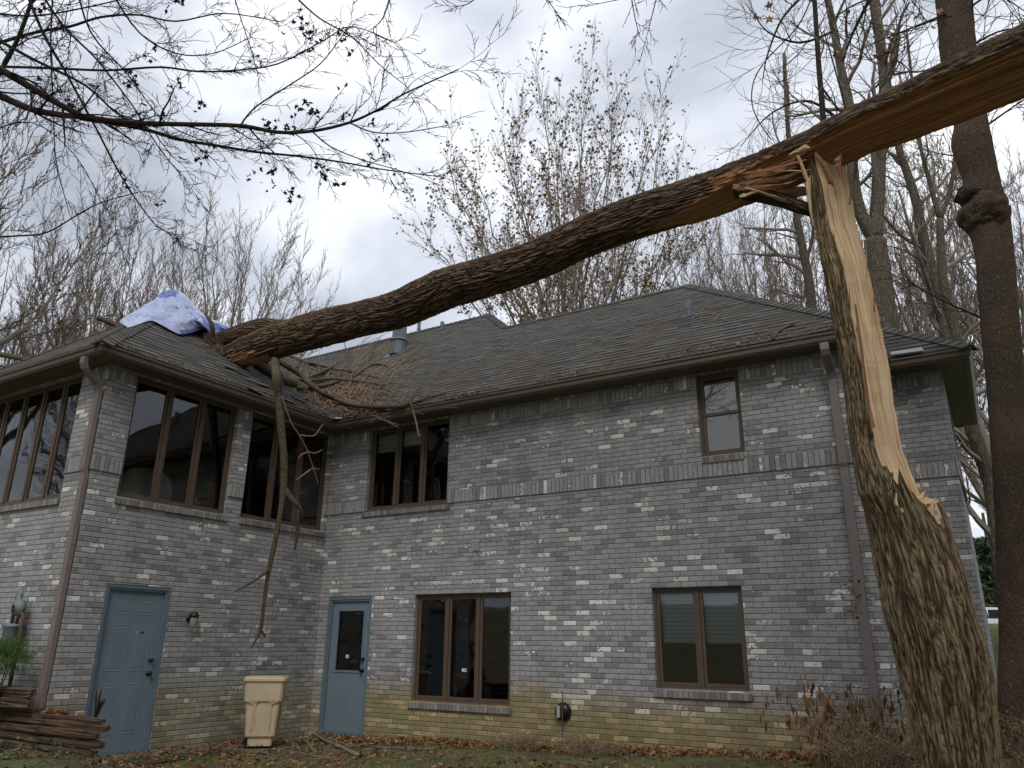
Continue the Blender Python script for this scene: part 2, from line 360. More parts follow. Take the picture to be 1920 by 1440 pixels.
M['door'] = simple('door_blue_grey_paint', (.155, .205, .245), .6, .10, 4); M['jamb'] = simple('jamb_blue_grey_paint', (.125, .175, .215), .55, .1, 6)
M['black'] = simple('black_metal', (.012, .012, .014), .35, .1, 10); M['white'] = simple('white_label', (.75, .76, .78), .5, .03, 10); M['bluemark'] = simple('label_print_blue', (.12, .2, .4), .5, .03, 10)
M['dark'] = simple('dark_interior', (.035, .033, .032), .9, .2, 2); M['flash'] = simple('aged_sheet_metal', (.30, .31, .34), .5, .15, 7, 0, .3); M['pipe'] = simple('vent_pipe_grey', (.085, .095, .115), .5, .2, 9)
M['concrete'] = simple('old_concrete', (.13, .115, .08), .9, .4, 7, .8); M['tan'] = simple('tan_plastic', (.52, .415, .275), .55, .18, 4, .15); M['meter'] = simple('gas_meter_grey', (.17, .20, .215), .5, .15, 15)
M['rust'] = simple('rusty_pipe', (.11, .065, .045), .8, .3, 20, .3); M['vplate'] = simple('vent_plate_grey', (.36, .34, .32), .6, .08, 9); M['fabric'] = simple('chair_fabric_olive', (.42, .42, .33), .9, .1, 20)
M['lampglass'] = simple('lamp_glass', (.28, .27, .2), .2, .2, 20)
M['bark'] = bark_mat('ridged_bark', (.46, .35, .225), (.035, .023, .014), (.24, .20, .09), .25, 42, 3.6, .035, 1.)
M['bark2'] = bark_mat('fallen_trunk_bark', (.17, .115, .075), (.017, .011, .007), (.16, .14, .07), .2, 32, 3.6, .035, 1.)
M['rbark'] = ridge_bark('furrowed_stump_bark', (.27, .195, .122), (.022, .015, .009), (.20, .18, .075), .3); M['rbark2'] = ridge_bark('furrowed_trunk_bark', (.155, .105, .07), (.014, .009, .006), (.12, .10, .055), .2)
M['bark3'] = bark_mat('smooth_dark_bark', (.135, .105, .078), (.04, .029, .021), (.23, .115, .065), .45, 44, 18, .012, .8)
M['bark4'] = bark_mat('branch_bark', (.15, .115, .078), (.05, .036, .024), (.16, .16, .08), .3, 40, 14, .008, .5)
M['barkbg'] = bark_mat('grey_forest_bark', (.15, .125, .095), (.06, .048, .036), (.13, .14, .08), .3, 22, 6, .02, .6)
M['wood'] = wood_mat('fresh_split_wood', (.66, .45, .26), (.84, .64, .42), (.36, .20, .10)); M['wood2'] = wood_mat('weathered_orange_wood', (.30, .145, .07), (.43, .225, .115), (.07, .03, .014), 22, .7)
M['timber'] = wood_mat('rotting_landscape_timber', (.05, .03, .02), (.16, .10, .06), (.010, .007, .005), 30, 2.2)
M['twig'] = twig_mat('dark_twig', (.022, .017, .014), (.045, .034, .028)); M['twigbg'] = twig_mat('brown_twig', (.16, .13, .11), (.26, .22, .185)); M['twigtan'] = twig_mat('tan_twig', (.15, .115, .08), (.31, .24, .165))
M['leafbrown'] = leaf_mat('dry_brown_leaf', [(.06, .026, .014), (.14, .06, .028), (.24, .115, .05), (.36, .21, .10), (.17, .085, .045)])
M['leafdark'] = leaf_mat('dark_clinging_leaf', [(.03, .012, .008), (.07, .025, .015), (.045, .02, .012)])
M['leafgold'] = leaf_mat('golden_brown_leaf', [(.10, .06, .025), (.22, .14, .05), (.30, .19, .08), (.16, .09, .04)])
M['leaforange'] = leaf_mat('orange_leaf', [(.42, .17, .07), (.5, .24, .11), (.35, .13, .06)])
M['grass'] = leaf_mat('grass_blade', [(.05, .09, .02), (.10, .13, .03), (.24, .20, .08), (.30, .24, .11)]); M['ivy'] = leaf_mat('ivy_leaf', [(.025, .06, .025), (.05, .10, .045), (.10, .16, .09)])
M['needle'] = leaf_mat('evergreen_needle', [(.03, .07, .012), (.07, .13, .02), (.12, .19, .03)]); M['farneedle'] = leaf_mat('far_evergreen_foliage', [(.035, .055, .035), (.06, .085, .05), (.085, .11, .07)])
M['stick'] = bark_mat('weathered_stick_bark', (.34, .30, .24), (.13, .11, .085), (.2, .2, .12), .3, 60, 14, .006, .5)
M['straw'] = leaf_mat('dry_straw', [(.28, .19, .10), (.42, .31, .17), (.2, .12, .06)])
def tarp_mat():
    t = NT('blue_tarp'); g = t.n('ShaderNodeNewGeometry'); uv = t.sep(t.uv())
    c = t.mix(t.ramp(t.noise(t.obj(), 1.2, 3), [(.4, 0), (.65, 1)]), (.34, .385, .60), (.43, .48, .66)); c = t.mix(t.math('GREATER_THAN', uv[0], .5), c, (.11, .145, .40))
    t.col(c); t.rough(.38); cr1 = t.math('MINIMUM', t.math('MULTIPLY', t.vor(t.mapv(t.obj(), (1, 1, 1.6)), 2.6, 'DISTANCE_TO_EDGE'), 9.), 1.); t.bump(t.math('ADD', cr1, t.math('MULTIPLY', t.noise(t.obj(), 9, 4), .6)), .5, .03); return t.m
M['tarp'] = tarp_mat()
def blind_mat(name, c, pitch):
    t = NT(name); P = t.sep(t.pos()); f = t.math('FRACT', t.math('DIVIDE', P[2], pitch)); t.col(t.mix(t.math('MULTIPLY', f, .8), tuple(x*.5 for x in c), c)); t.rough(.8); t.bump(f, .4, .01); return t.m
M['blind'] = blind_mat('grey_pleated_blind', (.66, .74, .76), .052); M['shade'] = blind_mat('cream_roller_shade', (.5, .46, .34), .09); M['curtain'] = simple('teal_curtain', (.10, .2, .2), .9, .5, 4)
# ------------------------------------------------------------------ terrain
def sst(x): x = min(1, max(0, x)); return x*x*(3-2*x)
def th(x, y):
    h = -.10 + .036*min(max(x, 0), 9)
    if y < 0: h += .014*y
    h += .33*sst((-3.9-y)/.7)*sst((2.6-x)/1.3)*sst((y+9)/3)
    r = sst((x-9.0)/1.3)
    h += r*(.25*sst((y+3)/3) + 1.05*sst((y+.2)/5) + 1.7*sst((y-4)/42))
    if y < -16: h += 6*sst((-16-y)/45)  # unseen hillside added behind the camera to darken the window reflections
    if x > 18: h += 5*sst((x-18)/40)*sst((6-y)/6)  # unseen rise added off to the right, also for darker panes
    if y > 6: h = max(h, 1.5*sst((y-6)/5)*1.3)
    if abs(x) < 16 and -12 < y < 6: h += .025*mnoise.noise(Vector((x*1.3, y*1.3, 0)))
    return h
def axis(a, b, s, lo, hi):
    c = list(np.arange(a, b, s)); st = s; q = a
    while q > lo: st *= 1.35; q -= st; c.insert(0, q)
    st = s; q = c[-1]
    while q < hi: st *= 1.35; q += st; c.append(q)
    return c
xs = axis(-3, 12, .16, -600, 600); ys = axis(-7, 4, .16, -600, 900)
g = MB(); nx = len(xs)
g.mesh([(x, y, th(x, y)) for y in ys for x in xs], [(j*nx+i, j*nx+i+1, (j+1)*nx+i+1, (j+1)*nx+i) for j in range(len(ys)-1) for i in range(nx-1)])
tag(g.build('ground', M['ground'], smooth=True), kind='structure')
def onA(px, py):     # ground point under a pixel, by marching the ray
    d = ray(px, py)
    t = 3.
    while t < 60:
        P = CAM+d*t
        if P[2] <= th(P[0], P[1]): return P
        t += .02
    return None
# ------------------------------------------------------------------ house
YE1 = 4.9
# length of the side eave measured from its far end in the photograph
best = min(((abs(720-F*((np.array([EX, y, ZE])-CAM)@UP)/((np.array([EX, y, ZE])-CAM)@FW)-783), y) for y in np.arange(2, 9, .05))); YE1 = best[1]
H = empty('brick_house', 'two storey grey brick house with a shingled hip roof under the fallen trunk', 'house')
def wall(name, T, u0, u1, z0, z1, holes, th_=.11, e0=0, e1=0):
    m = MB(); us = sorted({u0, u1, *[h[0] for h in holes], *[h[1] for h in holes]}); zs = sorted({z0, z1, *[h[2] for h in holes], *[h[3] for h in holes]}); zs = [z for z in zs if z0 <= z <= z1]
    def off(z): return .016 if z > 3.502 else 0
    zs = sorted({*zs, 3.502} if z0 < 3.502 < z1 else zs)
    for i in range(len(us)-1):
        for j in range(len(zs)-1):
            a, b, c, d = us[i], us[i+1], zs[j], zs[j+1]; mu, mz = (a+b)/2, (c+d)/2
            if any(h[0] < mu < h[1] and h[2] < mz < h[3] for h in holes): continue
            n = off(mz)
            if n: a -= e0*.016 if i == 0 else 0; b += e1*.016 if i == len(us)-2 else 0
            m.face([T(a, n, c), T(b, n, c), T(b, n, d), T(a, n, d)], [(a, c), (b, c), (b, d), (a, d)])
            if abs(c-3.502) < 1e-6: m.face([T(a, 0, c), T(b, 0, c), T(b, n, c), T(a, n, c)], [(a, c), (b, c), (b, c-.016), (a, c-.016)])
    for (a, b, c, d) in holes:
        cuts = [c] + ([3.502] if c < 3.502 < d else []) + [d]
        for q in range(len(cuts)-1):
            c0, d0 = cuts[q], cuts[q+1]; n = off((c0+d0)/2)
            for uu, sg in ((a, -1), (b, 1)):
                m.face([T(uu, n, c0), T(uu, -th_, c0), T(uu, -th_, d0), T(uu, n, d0)], [(uu, c0), (uu+sg*(th_+n), c0), (uu+sg*(th_+n), d0), (uu, d0)])
        m.face([T(a, off(d-.01), d), T(b, off(d-.01), d), T(b, -th_, d), T(a, -th_, d)], [(a, d+.02), (b, d+.02), (b, d+.04), (a, d+.04)])
        m.face([T(a, off(c+.01), c), T(b, off(c+.01), c), T(b, -th_, c), T(a, -th_, c)], [(a, c-.02), (b, c-.02), (b, c-.04), (a, c-.04)])
    return m.build(name, M['brick'], H)
W1 = (2.067, 3.847, .545, 2.098); W2 = (6.031, 7.223, .86, 2.098); U3 = (.887, 2.626, 3.512, SOF-.02); U1 = (6.83, 7.422, 3.796, SOF-.02)
DA = (.201, 1.178, -.02, 2.098); DB = (-3.867, -2.891, -.02, 2.08); B1 = (-3.951, -2.158, 3.215, SOF-.02); B2 = (-1.883, -.086, 3.215, SOF-.02)
C1 = (-3.35, -.62, 3.19, SOF-.02)
wall('wall', WA, 0, XR, -.6, SOF, [W1, W2, U3, U1, DA], e1=1); wall('wall', WB, -LB, 0, -.6, SOF, [DB, B1, B2], e0=1); wall('wall', WC, -4.2, 0, -.6, SOF, [C1], e1=1)
wall('wall', WE, DR, YE1-OV, -.6, SOF, [(2.2, 3.6, 3.6, 4.8)], e0=1); wall('wall', WR, XR, XE, -.6, SOF, [], e1=1); wall('wall', lambda u, n, z: (XR+n, u, z), 0, DR, -.6, SOF, [], e0=1)
YB = YE1-OV
m = MB(); m.box(-8.6, 2, 8.75, 8.8, -.6, SOF+.03); m.box(2, 2.05, 5.7, 8.75, -.6, SOF+.03); m.box(2.05, XR, 5.65, 5.7, -.6, SOF+.03); m.box(XR-.02, XR+.03, YB, 5.65, -.6, SOF+.03); m.box(XR, XE-.01, YB-.05, YB, -.6, SOF+.03); m.box(-4.25, -4.2, -LB, 0, -.6, SOF+.03); m.box(-8.6, -4.25, 0, .05, -.6, SOF+.03); m.box(-8.65, -8.6, 0, 8.8, -.6, SOF+.03)
m.box(-4.2, -.01, -LB+.01, .0, SOF+.03, SOF+.05); m.box(-8.6, XR-.01, .0, 5.65, SOF+.03, SOF+.05); m.box(-8.6, 2, 5.65, 8.7, SOF+.03, SOF+.05); m.box(XR-.01, XE-.01, DR+.01, YB, SOF+.03, SOF+.05)
m.box(-8.5, XR-.05, .12, 5.6, 2.68, 2.75); m.box(-8.5, 1.9, 5.6, 8.7, 2.68, 2.75); m.box(-4.19, -.12, -LB+.12, .3, 2.68, 2.75); m.box(-8.5, XE-.02, 4., 4.1, -.5, SOF+.03); m.build('inner_wall', M['dark'], H)
def box_on(mb, T, u0, u1, z0, z1, n0, n1, mi=0): mb.box(u0, u1, n0, n1, z0, z1, mi, T)
def window(T, op, lights, sill=True, sw=.0, back=.06, label=None, blinds=None, blindmat='blind'):
    u0, u1, z0, z1 = op; f = MB(); fw = .035; n0, n1 = -.105, -back
    for a, b, c, d in ((u0, u0+fw, z0, z1), (u1-fw, u1, z0, z1), (u0+fw, u1-fw, z0, z0+fw), (u0+fw, u1-fw, z1-fw, z1)): box_on(f, T, a, b, c, d, n0, n1)
    W = (u1-u0-2*fw)/lights
    for i in range(1, lights): c = u0+fw+W*i; box_on(f, T, c-.022, c+.022, z0+fw, z1-fw, n0, n1+.004)
    fo = f.build('window', M['frame'], H)
    if label: fo['label'] = label
    for i in range(lights):
        a = u0+fw+W*i+(.022 if i else 0); b = u0+fw+W*(i+1)-(.022 if i < lights-1 else 0); c, d = z0+fw, z1-fw; s = MB(); q = .042
        for A, B, C_, D_ in ((a+.003, a+q, c+.003, d-.003), (b-q, b-.003, c+.003, d-.003), (a+q, b-q, c+.003, c+q), (a+q, b-q, d-q, d-.003)): box_on(s, T, A, B, C_, D_, n0+.008, n1-.014)
        so_ = s.build('sash', M['frame'], fo)
        p_ = MB(); p_.face([T(a+q, n1-.03, c+q), T(b-q, n1-.03, c+q), T(b-q, n1-.03, d-q), T(a+q, n1-.03, d-q)]); p_.build('pane', M['glass'], fo)
        if blinds and blinds[i]:
            bb = MB(); hz = d-(d-c)*blinds[i]; box_on(bb, T, a+.03, b-.03, hz, d-.02, n0-.06, n0-.045); bb.build('blind', M[blindmat], fo)
    if sill:
        s = MB(); x0, x1 = u0-sw, u1+sw
        P = [T(x0, -.09, z0-.001), T(x1, -.09, z0-.001), T(x1, .035, z0-.022), T(x0, .035, z0-.022), T(x0, -.02, z0-.10), T(x1, -.02, z0-.10), T(x1, .035, z0-.10), T(x0, .035, z0-.10)]
        s.mesh(P, [(0, 1, 2, 3), (3, 2, 6, 7), (7, 6, 5, 4), (0, 3, 7, 4), (1, 5, 6, 2)]); s.build('sill', M['sill'], fo)
    return fo
wn1 = window(WA, W1, 3, sw=.03); wn2 = window(WA, W2, 2, sw=.02, blinds=[.56, .56]); window(WA, U3, 3, sw=.05, blinds=[.27, .23, 0], blindmat='shade')
rail = MB(); rail.box(U1[0]+.05, U1[1]-.05, -.09, -.062, 4.36, 4.40, 0, WA); rail.build('meeting_rail', M['frame'], H)
wu = window(WA, U1, 1, sw=-.02, blinds=[.52], blindmat='shade'); window(WB, B1, 3, sw=.02); window(WB, B2, 3, sw=.02); window(WC, C1, 5, sw=.02)
window(WE, (2.2, 3.6, 3.6, 4.8), 2)
# small stickers in the glass and on the door
def sticker(T, u, z, n, parent, w_=.085, h_=.045):
    s = MB(); box_on(s, T, u-w_/2, u+w_/2, z-h_/2, z+h_/2, n, n+.002); box_on(s, T, u+w_*.12, u+w_*.4, z-h_*.3, z+h_*.32, n+.002, n+.003, 1)
    box_on(s, T, u-w_*.4, u+w_*.02, z-h_*.05, z+h_*.08, n+.002, n+.003, 1); s.build('sticker', [M['white'], M['bluemark']], parent)
sticker(WA, 2.99, 1.0, -.085, wn1)
def curtain(T, u0, u1, z0, z1, n, parent, mat='curtain'):
    s = MB(); k = 40; P = []
    for i in range(k+1):
        u = u0+(u1-u0)*i/k; P += [T(u, n+.03*math.sin(i*1.3), z0), T(u, n+.03*math.sin(i*1.3), z1)]
    s.mesh(P, [(2*i, 2*i+2, 2*i+3, 2*i+1) for i in range(k)]); s.build('curtain', M[mat], parent, True)
def door(T, op, halflite, knob_right):
    u0, u1, z0, z1 = op; j = MB(); jw = .075
    for a, b, c, d in ((u0, u0+jw, z0, z1), (u1-jw, u1, z0, z1), (u0+jw, u1-jw, z1-jw, z1)):
        box_on(j, T, a, b, c, d, -.10, -.02)
    for a, b, c, d in ((u0+.002, u0+jw-.03, z0, z1-.003), (u1-jw+.03, u1-.002, z0, z1-.003), (u0+jw-.03, u1-jw+.03, z1-jw+.03, z1-.003)): box_on(j, T, a, b, c, d, -.02, -.006)
    box_on(j, T, u0+jw, u1-jw, z0, z0+.03, -.10, -.01)
    f = MB(); a, b, c, d = u0+jw+.004, u1-jw-.004, z0+.034, z1-jw-.004; fn = -.055
    holes = []
    w_ = b-a
    if halflite:
        holes = [(a+.14, b-.11, c+.92, d-.14)]
    us = sorted({a, b, *[h[0] for h in holes], *[h[1] for h in holes]}); zs = sorted({c, d, *[h[2] for h in holes], *[h[3] for h in holes]})
    for i in range(len(us)-1):
        for k in range(len(zs)-1):
            mu, mz = (us[i]+us[i+1])/2, (zs[k]+zs[k+1])/2
            if any(h[0] < mu < h[1] and h[2] < mz < h[3] for h in holes): continue
            box_on(f, T, us[i], us[i+1], zs[k], zs[k+1], -.095, fn)
    if halflite: pans = [(a+.12, a+w_/2-.035, c+.17, c+.76), (a+w_/2+.035, b-.12, c+.17, c+.76)]
    else:
        x0, x1, x2, x3 = a+.115, a+w_/2-.05, a+w_/2+.05, b-.115; pans = []
        for (p0, p1) in ((.20, .82), (.97, 1.56), (1.68, 1.90)): pans += [(x0, x1, c+p0, c+p1), (x2, x3, c+p0, c+p1)]
    dr = f.build('door', M['door'], H)
    pn = MB()
    for (p0, p1, q0, q1) in pans:      # raised panel: moulded groove + field
        r = .022
        def ring(i, n): return [T(p0+i, n, q0+i), T(p1-i, n, q0+i), T(p1-i, n, q1-i), T(p0+i, n, q1-i)]
        R = ring(0, fn+.0005)+ring(.008, fn+.004)+ring(.018, fn+.001)+ring(.026, fn+.001)+ring(.055, fn+.004)
        pn.mesh(R, [(k*4+q, k*4+(q+1) % 4, k*4+4+(q+1) % 4, k*4+4+q) for k in range(4) for q in range(4)]+[(16, 17, 18, 19)])
    pn.build('panel', M['door'], dr); j.build('frame', M['jamb'], dr)
    if halflite:
        h = holes[0]; g_ = MB(); g_.face([T(h[0], -.075, h[2]), T(h[1], -.075, h[2]), T(h[1], -.075, h[3]), T(h[0], -.075, h[3])]); g_.build('pane', M['glass'], dr)
        r = MB()
        for A, B, C_, D_ in ((h[0]-.025, h[0]+.008, h[2]-.025, h[3]+.025), (h[1]-.008, h[1]+.025, h[2]-.025, h[3]+.025), (h[0]+.008, h[1]-.008, h[2]-.025, h[2]+.008), (h[0]+.008, h[1]-.008, h[3]-.008, h[3]+.025)): box_on(r, T, A, B, C_, D_, fn, fn+.012)
        r.build('glazing_bead', M['door'], dr); sticker(T, h[0]+.24, h[2]+.22, -.07, dr, .07, .05)
    else: sticker(T, b-.27, 1.47, fn+.001, dr, .10, .05)
    for zz, r_ in ((.95, .028), (1.12, .022)):
        uu = b-.07 if knob_right else a+.07; hm = MB(); P0 = np.array(T(uu, fn, zz)); nrm = np.array(T(uu, fn+1, zz))-P0
        hm.tube([P0, P0+nrm*.012, P0+nrm*.014, P0+nrm*.04, P0+nrm*.045, P0+nrm*.06, P0+nrm*.075, P0+nrm*.08], [r_*1.1, r_*1.1, r_*.5, r_*.5, r_*.9, r_*1.1, r_*.9, r_*.3], 14); hm.build('handle' if zz < 1 else 'deadbolt', M['black'], dr, True)
    return dr
door(WA, DA, True, True); door(WB, DB, False, True)
# roof -------------------------------------------------------------
def slope(name, pts, o, ud, lab=None):
    """pts: plan points with z, o: origin on the eave, ud: eave direction"""
    P = [np.array(p, float) for p in pts]; o = np.array(o, float); ud = np.array(ud, float)
    n = np.cross(P[1]-P[0], P[2]-P[0]); n /= np.linalg.norm(n); n = n if n[2] > 0 else -n; vd = np.cross(n, ud)
    if vd[2] < 0: vd = -vd
    m = MB(); top = P; bot = [p-np.array([0, 0, .03]) for p in P]; k = len(P); uvs = [((p-o)@ud, (p-o)@vd) for p in P]
    m.face(top, uvs)
    for i in range(k): j = (i+1) % k; m.face([top[i], bot[i], bot[j], top[j]], [uvs[i], uvs[i], uvs[j], uvs[j]])
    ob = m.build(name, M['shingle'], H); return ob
def zA(y, y0=-OV): return ZE+KP*(y-y0)+.01
RY, RX = 2.845, BX-3.255                  # ridge of the right hand part and its hip end
R1Y = 4.20; R1X = .60; ys_ = -OV+.02
za = lambda y: zA(y)
WW = 2.5; AX, AY = OV-WW, -LB-OV+WW       # ridge end of the wing
zw = ZE+KP*WW+.01
slope('roof_slope', [(OV-.02, ys_, za(ys_)), (BX-.02, ys_, za(ys_)), (RX, RY, za(RY)), (R1X+(R1Y-RY), RY, za(RY)), (R1X, R1Y, za(R1Y)), (-9, R1Y, za(R1Y)), (-9, ys_, za(ys_)), (OV-2*WW, ys_, za(ys_)), (AX, -OV+WW, zw)], (0, -OV, ZE), (1, 0, 0))
slope('roof_slope', [(R1X+(R1Y-RY), RY, za(RY)), (R1X+(R1Y-RY), 2*R1Y-RY, za(RY)), (R1X, R1Y, za(R1Y))], (0, 0, za(RY)), (0, 1, 0))
slope('roof_slope', [(BX-.02, ys_, za(ys_)), (BX-.02, 2*RY+OV, za(ys_)), (RX, RY, za(RY))], (BX, 0, ZE), (0, 1, 0))
slope('roof_slope', [(RX, RY, za(RY)), (BX-.02, 2*RY+OV, za(ys_)), (1, 2*RY+OV, za(ys_)), (R1X+(R1Y-RY), RY, za(RY))], (0, 2*RY+OV, ZE), (1, 0, 0))
slope('roof_slope', [(R1X, R1Y, za(R1Y)), (R1X+R1Y+OV, 2*R1Y+OV, ZE), (-9, 2*R1Y+OV, ZE), (-9, R1Y, za(R1Y))], (0, 2*R1Y+OV, ZE), (1, 0, 0))
slope('roof_slope', [(OV-.02, -LB-OV+.02, ZE+.025), (OV-.02, ys_, za(ys_)), (AX, -OV+WW, zw), (AX, AY, zw)], (OV, 0, ZE), (0, 1, 0))
slope('roof_slope', [(OV-.02, -LB-OV+.02, ZE+.025), (AX, AY, zw), (OV-2*WW, -LB-OV+.02, ZE+.025)], (0, -LB-OV, ZE), (1, 0, 0))
slope('roof_slope', [(OV-2*WW, -LB-OV+.02, ZE+.025), (AX, AY, zw), (AX, -OV+WW, zw), (OV-2*WW, ys_, za(ys_))], (OV-2*WW, 0, ZE), (0, 1, 0))
tt = (YE1-(DR-OV))/2; yr = DR-OV; ex = EX-.02
slope('roof_slope', [(BX-3, yr+.02, ZE+.025), (ex, yr+.02, ZE+.025), (EX-tt, yr+tt, ZE+KP*tt+.01), (BX-3, yr+tt, ZE+KP*tt+.01)], (0, yr, ZE), (1, 0, 0))
slope('roof_slope', [(ex, yr+.02, ZE+.025), (ex, YE1-.02, ZE+.025), (EX-tt, yr+tt, ZE+KP*tt+.01)], (EX, 0, ZE), (0, 1, 0))
slope('roof_slope', [(ex, YE1-.02, ZE+.025), (BX-3, YE1-.02, ZE+.025), (BX-3, yr+tt, ZE+KP*tt+.01), (EX-tt, yr+tt, ZE+KP*tt+.01)], (0, YE1, ZE), (1, 0, 0))
def caps(P, Q, n1_, n2_, w_=.14):
    P = np.array(P, float); Q = np.array(Q, float); L = np.linalg.norm(Q-P); d = (Q-P)/L; m = MB(); k = int(L/.14)
    def side(nr):
        nr = np.array(nr, float); nr /= np.linalg.norm(nr); s = np.cross(nr, d); return s/np.linalg.norm(s), nr
    s1, N1 = side(n1_); s2, N2 = side(n2_)
    if s1[2] > 0: s1 = -s1
    if s2[2] > 0: s2 = -s2
    up = np.array([0, 0, 1.])
    for i in range(k+1):
        a = P+d*(.14*i); b = P+d*min(L+.02, .14*(i+1)+.02); h0, h1 = .034, .016; jw = random.uniform(-.006, .006)
        for s, N in ((s1, N1), (s2, N2)):
            q = [a+up*h0, b+up*h1, b+s*(w_+jw)+N*(h1*.7), a+s*(w_+jw)+N*(h0*.7)]
            m.face(q, [(i*.33, .05), (i*.33, .1), (i*.33+.1, .1), (i*.33+.1, .06)])
            m.face([q[0], q[3], q[3]-N*.02, q[0]-up*.02], [(0, 0)]*4); m.face([q[2], q[3], q[3]-N*.02, q[2]-N*.02], [(0, 0)]*4)
    return m
def capobj(*a):
    m = caps(*a); o = m.build('ridge_cap', M['cap'], H); return o
def cap_mat():
    t = NT('ridge_cap_shingles'); g_ = t.n('ShaderNodeNewGeometry'); r = g_.outputs['Random Per Island']; c = t.ramp(r, [(0, (.055, .056, .048)), (1, (.115, .115, .10))])
    t.col(t.mix(t.noise(t.obj(), 60, 3), t.mix(1., c, (.7, .7, .7), 'MULTIPLY'), c)); t.rough(.93); return t.m
M['cap'] = cap_mat()
nA, nE, nC, nN, nW = (0, -KP, 1), (KP, 0, 1), (0, -KP, 1), (0, KP, 1), (-KP, 0, 1)
capobj((BX, -OV, ZE+.01), (RX, RY, za(RY)), nA, nE); capobj((RX, RY, za(RY)), (R1X+(R1Y-RY), RY, za(RY)), nA, nN, .12)
capobj((R1X+(R1Y-RY), RY, za(RY)), (R1X, R1Y, za(R1Y)), nA, nE); capobj((R1X, R1Y, za(R1Y)), (-9, R1Y, za(R1Y)), nA, nN)
capobj((OV, -LB-OV, ZE+.01), (AX, AY, zw), nC, nE); capobj((AX, AY, zw), (AX, -OV+WW, zw), nE, nW); capobj((OV-2*WW, -LB-OV, ZE+.01), (AX, AY, zw), nC, nW); capobj((EX, yr, ZE+.01), (EX-tt, yr+tt, ZE+KP*tt+.01), nA, nE)
# soffits, fascia and gutters
so_ = MB()
so_.box(.0, BX-.08, -OV+.08, -.0, SOF-.0, SOF+.02); so_.box(.0, OV-.08, -LB-OV+.08, -OV+.08, SOF, SOF+.02); so_.box(OV-2*WW+.08, .0, -LB-OV+.08, -LB, SOF, SOF+.02); so_.box(OV-2*WW+.08, -4.25, -LB, 0, SOF, SOF+.02)
so_.box(XR, BX-.08, 0, yr+.08, SOF, SOF+.02); so_.box(XR, EX-.08, yr+.08, DR, SOF, SOF+.02); so_.box(XE, EX-.08, DR, YE1, SOF, SOF+.02); so_.build('soffit', M['soffit'], H)
def gutter(path, nrm):
    prof = [(-.10, ZE-.005), (-.10, SOF-.012), (-.045, SOF-.012), (-.040, SOF-.004), (-.022, SOF+.02), (-.018, ZE-.045), (-.004, ZE-.03), (0, ZE-.022), (0, ZE), (-.012, ZE+.003), (-.012, ZE-.012), (-.02, ZE-.04), (-.09, ZE-.06), (-.09, ZE-.005)]
    P = []; k = len(prof)
    for (p, nn) in zip(path, nrm):
        for (n, z) in prof: P.append((p[0]+nn[0]*n, p[1]+nn[1]*n, z+random.uniform(-.002, .002)))
    fs = [(i*k+j, i*k+(j+1) % k, (i+1)*k+(j+1) % k, (i+1)*k+j) for i in range(len(path)-1) for j in range(k)]
    m = MB(); m.mesh(P, fs, None, 0); m.face([P[j] for j in range(k)]); m.face([P[-k+j] for j in range(k)]); return m.build('gutter', M['gutter'], H)
def dense(a, b, n, N):
    return [(a[0]+(b[0]-a[0])*i/n, a[1]+(b[1]-a[1])*i/n) for i in range(1, n)], [N]*(n-1)
p = [(OV-2*WW, -OV), (OV-2*WW, -LB-OV), (OV, -LB-OV), (OV, -OV)]; nn = [(-1, -1), (-1, -1), (1, -1), (1, -1)]
gutter(p, nn)
p2, n2 = dense((OV, -OV), (BX, -OV), 16, (0, -1)); gutter([(OV, -OV)]+p2+[(BX, -OV), (BX, yr), (EX, yr), (EX, YE1)], [(1, -1)]+n2+[(1, -1), (1, -1), (1, -1), (1, 0)])
fl = MB(); z_ = ZE+.03     # bent flashing plates at the inner corners
fl.face([(OV-.03, -OV-.10, z_), (OV+.16, -OV-.0, z_-.01), (OV+.03, -OV+.10, z_+.07), (OV-.14, -OV+.02, z_+.06)]); fl.build('flashing', M['flash'], H); fl = MB(); fl.face([(BX+.02, yr-.04, z_+.02), (BX+.42, yr-.03, z_+.01), (BX+.40, yr+.06, z_+.09), (BX+.02, yr+.07, z_+.1)]); fl.build('flashing', M['flash'], H)
# downspouts
def spout(T, path, w_=.085, d_=.06):
    m = MB(); P = []
    for (u, n, z, wu) in path:
        P += [T(u-wu/2, n, z), T(u+wu/2, n, z), T(u+wu/2, n-d_, z), T(u-wu/2, n-d_, z)]
    fs = [(i*4+j, i*4+(j+1) % 4, i*4+4+(j+1) % 4, i*4+4+j) for i in range(len(path)-1) for j in range(4)]; fs += [(0, 1, 2, 3), tuple(len(P)-4+j for j in range(4))]
    m.mesh(P, fs, None, 0); return m
cu = .035
def elbow(u, w_): return [(u[0], OV-.01, SOF-.01, w_), (u[0], OV-.01, SOF-.10, w_), (u[0]+(u[1]-u[0])*.12, OV-.05, SOF-.17, w_), (u[0]+(u[1]-u[0])*.85, .14, SOF-.32, w_), (u[1], .10, SOF-.40, w_), (u[1], .10, SOF-.44, w_)]
ds = spout(WA, elbow((8.60, 8.60), .10)+[(8.60, .10, 3.5, .10), (8.60, .08, 3.45, .10), (8.60, .08, .30, .10), (8.60, .13, .20, .10), (8.60, .30, .12, .10)]); d1 = ds.build('downspout', M['downspout'], H)
bt = MB(); bt.tube([(8.60, -.30, .24), (8.62, -.42, .16), (8.64, -.6, .10)], .07, 14); bt.build('drain_boot', M['black'], d1, True)
ds = spout(WC, elbow((.0, -.055), .10)+[(-.055, .10, 3.5, .10), (-.055, .08, 3.45, .10), (-.055, .08, .55, .10)], .1); ds.build('downspout', M['downspout'], H)
